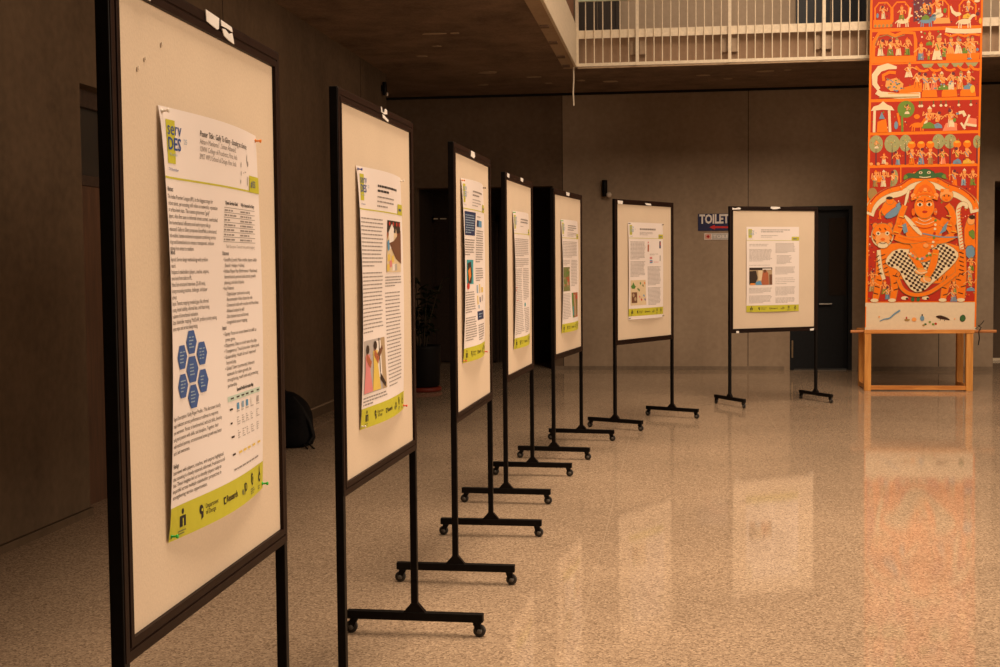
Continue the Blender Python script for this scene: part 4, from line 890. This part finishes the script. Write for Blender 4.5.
L3([(225, 405), (240, 420), (268, 412)], 1, 'cream', 14); L3([(255, 425), (255, 448), (285, 455)], 1, 'cream', 14)
# torso, four arms
P3([(185, 210), (325, 210), (320, 290), (290, 330), (220, 330), (190, 290)], 'orange', 11)
L3([(200, 225), (165, 235), (150, 275)], [8, 9, 7], 'orange', 12); L3([(150, 280), (195, 298), (262, 290)], [7, 6.5, 5], 'orange', 13); L3([(315, 225), (350, 240), (365, 275)], [8, 9, 7], 'orange', 12); L3([(365, 278), (320, 300), (265, 295)], [7, 6, 5], 'orange', 13)
L3([(180, 230), (158, 255), (170, 200), (185, 165)], [6, 6, 6, 5], 'orange', 12); L3([(330, 225), (365, 245), (360, 190), (340, 165)], [6, 6, 6, 5], 'orange', 12)
L3([(160, 282), (230, 300), (310, 296)], .5, 'dorange', 15); L3([(172, 215), (160, 250)], .5, 'dorange', 15); L3([(345, 225), (360, 262)], .5, 'dorange', 15)
P3([(178, 205), (190, 200), (245, 262), (250, 280), (228, 268)], 'cream', 14); P3([(172, 240), (188, 230), (196, 262), (182, 270)], 'blue', 14); P3([(310, 275), (330, 240), (345, 225), (335, 262)], 'blue', 14); L3([(250, 270), (320, 285), (380, 285)], 1.2, 'blue', 14)
for k in range(11): q = k/10; O3(298+6*math.sin(q*3)-q*20, 190+q*160, 5, 5, ('cream', 'red', 'green', 'cream')[k % 4], 16, 7)
for k in range(9): q = k/8; O3(205+q*70, 345+20*math.sin(q*PI), 6, 5, ('cream', 'blue', 'pink', 'green')[k % 4], 16, 7)
O3(262, 315, 10, 8, 'skin', 16)
# head with crown
L3([(258, 205), (258, 225)], 12, 'orange', 12)
P3([(205, 150), (215, 120), (225, 90), (248, 78), (260, 66), (275, 80), (292, 92), (300, 120), (308, 150), (285, 140), (230, 140)], 'orange', 14); P3([(222, 132), (235, 100), (258, 85), (282, 100), (295, 132), (258, 125)], 'dorange', 15); L3([(215, 138), (235, 122), (258, 118), (280, 122), (302, 138)], 1.6, 'orange', 16); O3(259, 108, 7, 7, 'skin', 16, 8)
O3(256, 172, 36, 42, 'orange', 17, 22); O3(215, 130, 9, 9, 'skin', 15); O3(300, 130, 9, 9, 'skin', 15); O3(216, 190, 7, 14, 'dorange', 16); O3(297, 190, 7, 14, 'dorange', 16)
for x in (240, 274): O3(x, 163, 11, 7, 'cream', 18, 10); O3(x, 163, 5, 6, 'dark', 19, 8); L3([(x-11, 152), (x, 147), (x+11, 152)], .7, 'dark', 18)
L3([(258, 160), (254, 178), (262, 179)], .6, 'dorange', 18); O3(258, 190, 10, 5, 'red', 18, 8); L3([(258, 140), (258, 156)], 1, 'red', 18)
# necklaces, armlets, anklets and hems picked out in fine lines
for y, w_ in ((228, 24), (240, 34), (254, 42)): L3([(258-w_, y-14), (258, y), (258+w_, y-14)], .6, ('cream', 'dgreen', 'red')[y % 3], 15)
for x, y in ((168, 240), (152, 262), (348, 238), (364, 262), (172, 205), (346, 205)): L3([(x-9, y), (x+9, y+4)], .9, 'yellow', 16); L3([(x-9, y+4), (x+9, y+8)], .5, 'red', 16)
for x, y in ((242, 398), (262, 428), (215, 352), (298, 345)): L3([(x-10, y), (x+10, y+3)], .8, 'yellow', 16)
for q in range(9): O3(222+q*9, 137-4*math.sin(q*PI/8), 2.2, 2.2, ('cream', 'green')[q % 2], 17, 6)
for q in range(7): O3(236+q*7.5, 118-3*math.sin(q*PI/6), 1.8, 1.8, ('yellow', 'red')[q % 2], 17, 6)
for q in range(15):
    a_ = arc[min(12, int(q*12/14))]; O3(a_[0], a_[1]-16, 2.2, 2.2, ('red', 'green', 'cream')[q % 3], 7, 6)
# small attendants and flowers at the foot
for cx, cy, c in ((65, 430, 'orange'), (62, 460, 'mud'), (110, 470, 'green'), (120, 490, 'blue'), (425, 420, 'sage'), (428, 460, 'blue'), (365, 470, 'green'), (365, 500, 'blue'), (430, 385, 'green')): fig(*c3(cx, cy-25), c3(0, cy+25)[1], c, w=1.2)
for x in (185, 262): O3(x, 510, 14, 7, 'cream', 5, 8); O3(x+8, 512, 5, 4, 'dark', 6, 6)
for x in (215, 235): O3(x, 515, 7, 9, 'dgreen', 5, 8)
# small painted creatures on the pale hem
L3([(92, 596), (110, 588), (130, 586), (145, 570), (168, 556)], [.8, 1.2, 1.4, 1.6, 1.8], 'blue', 4)
P3([(300, 578), (315, 574), (335, 580), (350, 588), (352, 594), (335, 590), (318, 588), (304, 584)], 'dark', 4); L3([(318, 586), (316, 594)], .5, 'dark', 4); L3([(334, 588), (332, 596)], .5, 'dark', 4)
P3([(182, 588), (188, 596), (202, 596), (206, 588)], 'mud', 4); O3(192, 584, 3, 5, 'red', 4, 6); O3(250, 586, 8, 10, 'blue', 4, 10); O3(250, 574, 3, 4, 'dark', 4, 6); O3(220, 590, 9, 8, 'skin', 4, 8)
for x, y, c in ((278, 600, 'green'), (262, 608, 'dgreen'), (290, 608, 'green'), (300, 606, 'red'), (255, 612, 'mud')): O3(x, y, 5, 4, c, 4, 7)
P3([(390, 580), (402, 572), (410, 584), (404, 598), (390, 596)], 'dgreen', 4); O3(370, 588, 2.5, 3, 'skin', 4, 6); O3(90, 580, 3, 4, 'skin', 4, 6)
cl = mb.build('painted_cloth', t)
WR = wood('orange_rod_wood', (.42, .15, .04), (.60, .24, .07), 0)
m = MB(); m.tube([(-.15,.0,-.0455),(.35,.0,-.0455),(.8,0,-.0455),(1.35,.0,-.0455)], .0165, WR, 14); r_ = m.build('bottom_rod', t)
m = MB(); m.tube([(-.05,.0,5.79),(1.28,.0,5.79)], .02, WR, 14); m.build('top_rod', t)
m = MB(); m.tube([(1.16,-.02,.02),(1.19,-.03,-.005),(1.165,-.032,-.04),(1.172,-.03,-.12),(1.162,-.03,-.19)], .005, M_BLACK, 6); m.tube([(1.13,-.02,-.02),(1.19,-.03,.03),(1.22,-.02,.07)], .004, M_BLACK, 6); m.build('tie_cord', t)

# wooden stand ----------------------------------------------------
PINE = wood('pine_upright', (.56, .23, .045), (.76, .36, .085), 2); PINX = wood('pine_rail', (.50, .18, .035), (.72, .31, .07), 0)
tb = empty('wooden_stand', (2.02, 14.25, 0)); tag(tb, 'low open pine stand with square legs under the painted scroll', 'stand')
for x in (.0, 1.046):
    for y, dx in ((.0, 0), (.53, .015)):
        m = MB(); m.box(x+dx, x+dx+.07, y, y+.07, 0, .612, PINE); m.build('leg', tb, .003)
m = MB(); m.box(-.005, 1.125, -.005, .040, .612, .652, PINX); m.build('front_rail', tb, .003)
m = MB(); m.box(-.005, 1.14, .55, .605, .612, .645, PINX); m.build('back_rail', tb, .003)
m = MB(); m.box(.0, 1.12, .10, .55, .612, .638, PINX); m.build('tabletop', tb, .002)
m = MB(); m.box(.07, 1.046, .01, .045, .012, .055, PINX); m.build('stretcher', tb, .002)
for x in (.02, 1.06):
    m = MB(); m.box(x, x+.035, .07, .53, .012, .055, wood('pine_side_rail', (.46, .18, .04), (.66, .30, .07), 1)); m.build('stretcher', tb, .002)

# ------------------------------------------------------------------ potted plant in the dark corner
pp = empty('potted_plant', (-2.74, 14.04, 0)); tag(pp, 'dark leafy plant in a black pot with a red base, in the dark corner', 'plant')
M_POT = plain('black_pot', (.006, .005, .005), .6, .15)
m = MB(); m.lathe([(.175,.05),(.19,.07),(.205,.47),(.21,.50),(.19,.505),(.18,.46)], M_POT, None, 28); m.build('pot', pp)
m = MB(); m.lathe([(.195,0),(.212,.012),(.212,.042),(.19,.05)], plain('red_saucer', (.16, .02, .010), .5), None, 28); m.build('saucer', pp)
m = MB(); m.lathe([(.182,.445),(.182,.46),(.02,.47)], plain('potting_soil', (.02, .014, .01), .95), None, 20); m.build('soil', pp)
m = MB(); M_LEAF = plain('dark_green_leaf', (.010, .015, .007), .5, .2, noise=.3); M_STEM = plain('plant_stem', (.04, .03, .018), .7)
rr = random.Random(3)
for k in range(11):
    a = rr.uniform(0, 2*PI); sp = rr.uniform(.06, .26); hgt = rr.uniform(.55, 1.0); pts = [(.05*math.cos(a), .05*math.sin(a), .46)]
    for q in (.35, .7, 1.): pts.append((math.cos(a)*(.05+sp*q**1.6), math.sin(a)*(.05+sp*q**1.6), .46+hgt*.9*q))
    m.tube(pts, [.009, .007, .005, .003], M_STEM, 6)
    for q in range(9):
        t_ = .25+.75*q/8; i = min(2, int(t_*3)); f = t_*3-i; b0 = Vector(pts[i]).lerp(Vector(pts[min(i+1, 3)]), f)
        d = Vector((rr.uniform(-1, 1), rr.uniform(-1, 1), rr.uniform(-.35, .45))).normalized(); s_ = d.cross(Vector((0, 0, 1))).normalized(); L_ = rr.uniform(.10, .19); w = L_*.24
        m.add([b0, b0+d*L_*.4+s_*w+Vector((0,0,.01)), b0+d*L_*.8+s_*w*.6, b0+d*L_-Vector((0,0,.03)), b0+d*L_*.8-s_*w*.6, b0+d*L_*.4-s_*w+Vector((0,0,.01)), b0+d*L_*.5-Vector((0,0,.008))], [(0,1,6),(1,2,6),(2,3,6),(3,4,6),(4,5,6),(5,0,6)], M_LEAF)
m.build('foliage', pp)

# ------------------------------------------------------------------ backpack on the floor by the left wall
bk = empty('backpack', (-2.965, 9.72, 0), 0); bk.scale = (1.12, 1.1, 1.0); tag(bk, 'black backpack slumped on the floor by the left wall, behind the nearest board', 'backpack')
M_BAG = plain('black_bag_nylon', (.004, .0035, .004), .8, .12, noise=.3); M_BAG2 = plain('bag_webbing', (.007, .006, .006), .7, .2)
m = MB(); nu, nv = 24, 16; vs = []; fs = []
for j in range(nv+1):
    v = j/nv; z = .008+.43*v
    prof = (max(0, 1-max(0, (v-.45)/.55)**2.3))**.5*(.88+.12*min(1, v/.12)); sh = -.05*v**1.5
    for i in range(nu):
        a = 2*PI*i/nu; cx, sy = math.cos(a), math.sin(a); e = .62
        vs.append((sh+math.copysign(abs(cx)**e, cx)*.185*prof*(1+.03*math.sin(5*a+v*9)), math.copysign(abs(sy)**e, sy)*.15*max(prof, .04)*(1+.03*math.cos(4*a-v*7)), z))
for j in range(nv):
    for i in range(nu): fs.append((j*nu+i, j*nu+(i+1)%nu, (j+1)*nu+(i+1)%nu, (j+1)*nu+i))
fs.append(tuple(range(nu))[::-1]); fs.append(tuple(range(nv*nu, (nv+1)*nu)))
m.add(vs, fs, M_BAG, True); m.build('bag_body', bk)
m = MB(); vs = []; fs = []
for j in range(9):
    v = j/8; z = .03+.20*v; b = math.sin(PI*min(1, max(.05, v*.9+.05)))**.4
    for i in range(9): u = i/8; vs.append((-.12+.24*u, -.135-.055*b*math.sin(PI*min(.97, max(.03, u)))**.4, z))
for j in range(8):
    for i in range(8): fs.append((j*9+i, j*9+i+1, (j+1)*9+i+1, (j+1)*9+i))
m.add(vs, fs, M_BAG, True); m.build('front_pocket', bk)
m = MB(); m.tube([(.06,-.06,.385),(.125,-.075,.30),(.178,-.07,.19),(.20,-.06,.09),(.17,-.08,.035)], [.012,.017,.017,.014,.009], M_BAG2, 8); m.build('shoulder_strap', bk)
m = MB(); m.tube([(.17,-.09,.04),(.20,-.12,.02),(.225,-.15,.008),(.235,-.16,.006)], .006, M_BAG2, 6); m.tube([(.15,-.11,.03),(.175,-.15,.012),(.19,-.17,.006)], .006, M_BAG2, 6); m.build('strap_end', bk)
m = MB(); m.tube([(-.12,0,.425),(-.10,0,.46),(-.04,0,.46),(-.01,0,.425)], .009, M_BAG2, 8); m.build('grab_handle', bk)

# ------------------------------------------------------------------ light: a warm skylight over the hall and added unseen fills
def area(name, loc, target, sx, sy, power, col):
    l = bpy.data.lights.new(name, 'AREA'); l.shape = 'RECTANGLE'; l.size = sx; l.size_y = sy; l.energy = power; l.color = col
    o = bpy.data.objects.new(name, l); COL.objects.link(o); o.location = loc
    d = Vector(target)-Vector(loc); o.rotation_euler = d.to_track_quat('-Z', 'Y').to_euler()
    return o
WARM = (1., .74, .52)
o = area('skylight', (.7, 6.0, 9.0), (.7, 6.0, 0), 3.4, 11, 470, WARM); o.rotation_euler = (0, 0, 0); o.data.spread = math.radians(95)
o = area('hall_side_fill', (9.5, 5.0, 3.3), (-1, 6.0, 1.3), 9, 3, 310, WARM); o.data.spread = math.radians(110)  # unseen light added from the right to brighten the board faces
o = area('back_fill', (2.9, 8.0, 7.2), (2.7, 16.9, 1.3), 3.4, 3, 98, WARM); o.data.spread = math.radians(66)  # unseen light added for the lower back wall and the scroll
o = area('upper_wall_fill', (3.0, 15.6, 7.4), (3.0, 16.9, 4.6), 12, 1, 110, WARM)  # unseen light added to lift the upper floor wall
w = bpy.data.worlds.new('World'); S.world = w; w.use_nodes = True
w.node_tree.nodes['Background'].inputs['Color'].default_value = (1., .74, .52, 1); w.node_tree.nodes['Background'].inputs['Strength'].default_value = .03
S.view_settings.view_transform = 'Standard'; S.view_settings.look = 'None'; S.view_settings.exposure = 0; S.view_settings.gamma = 1
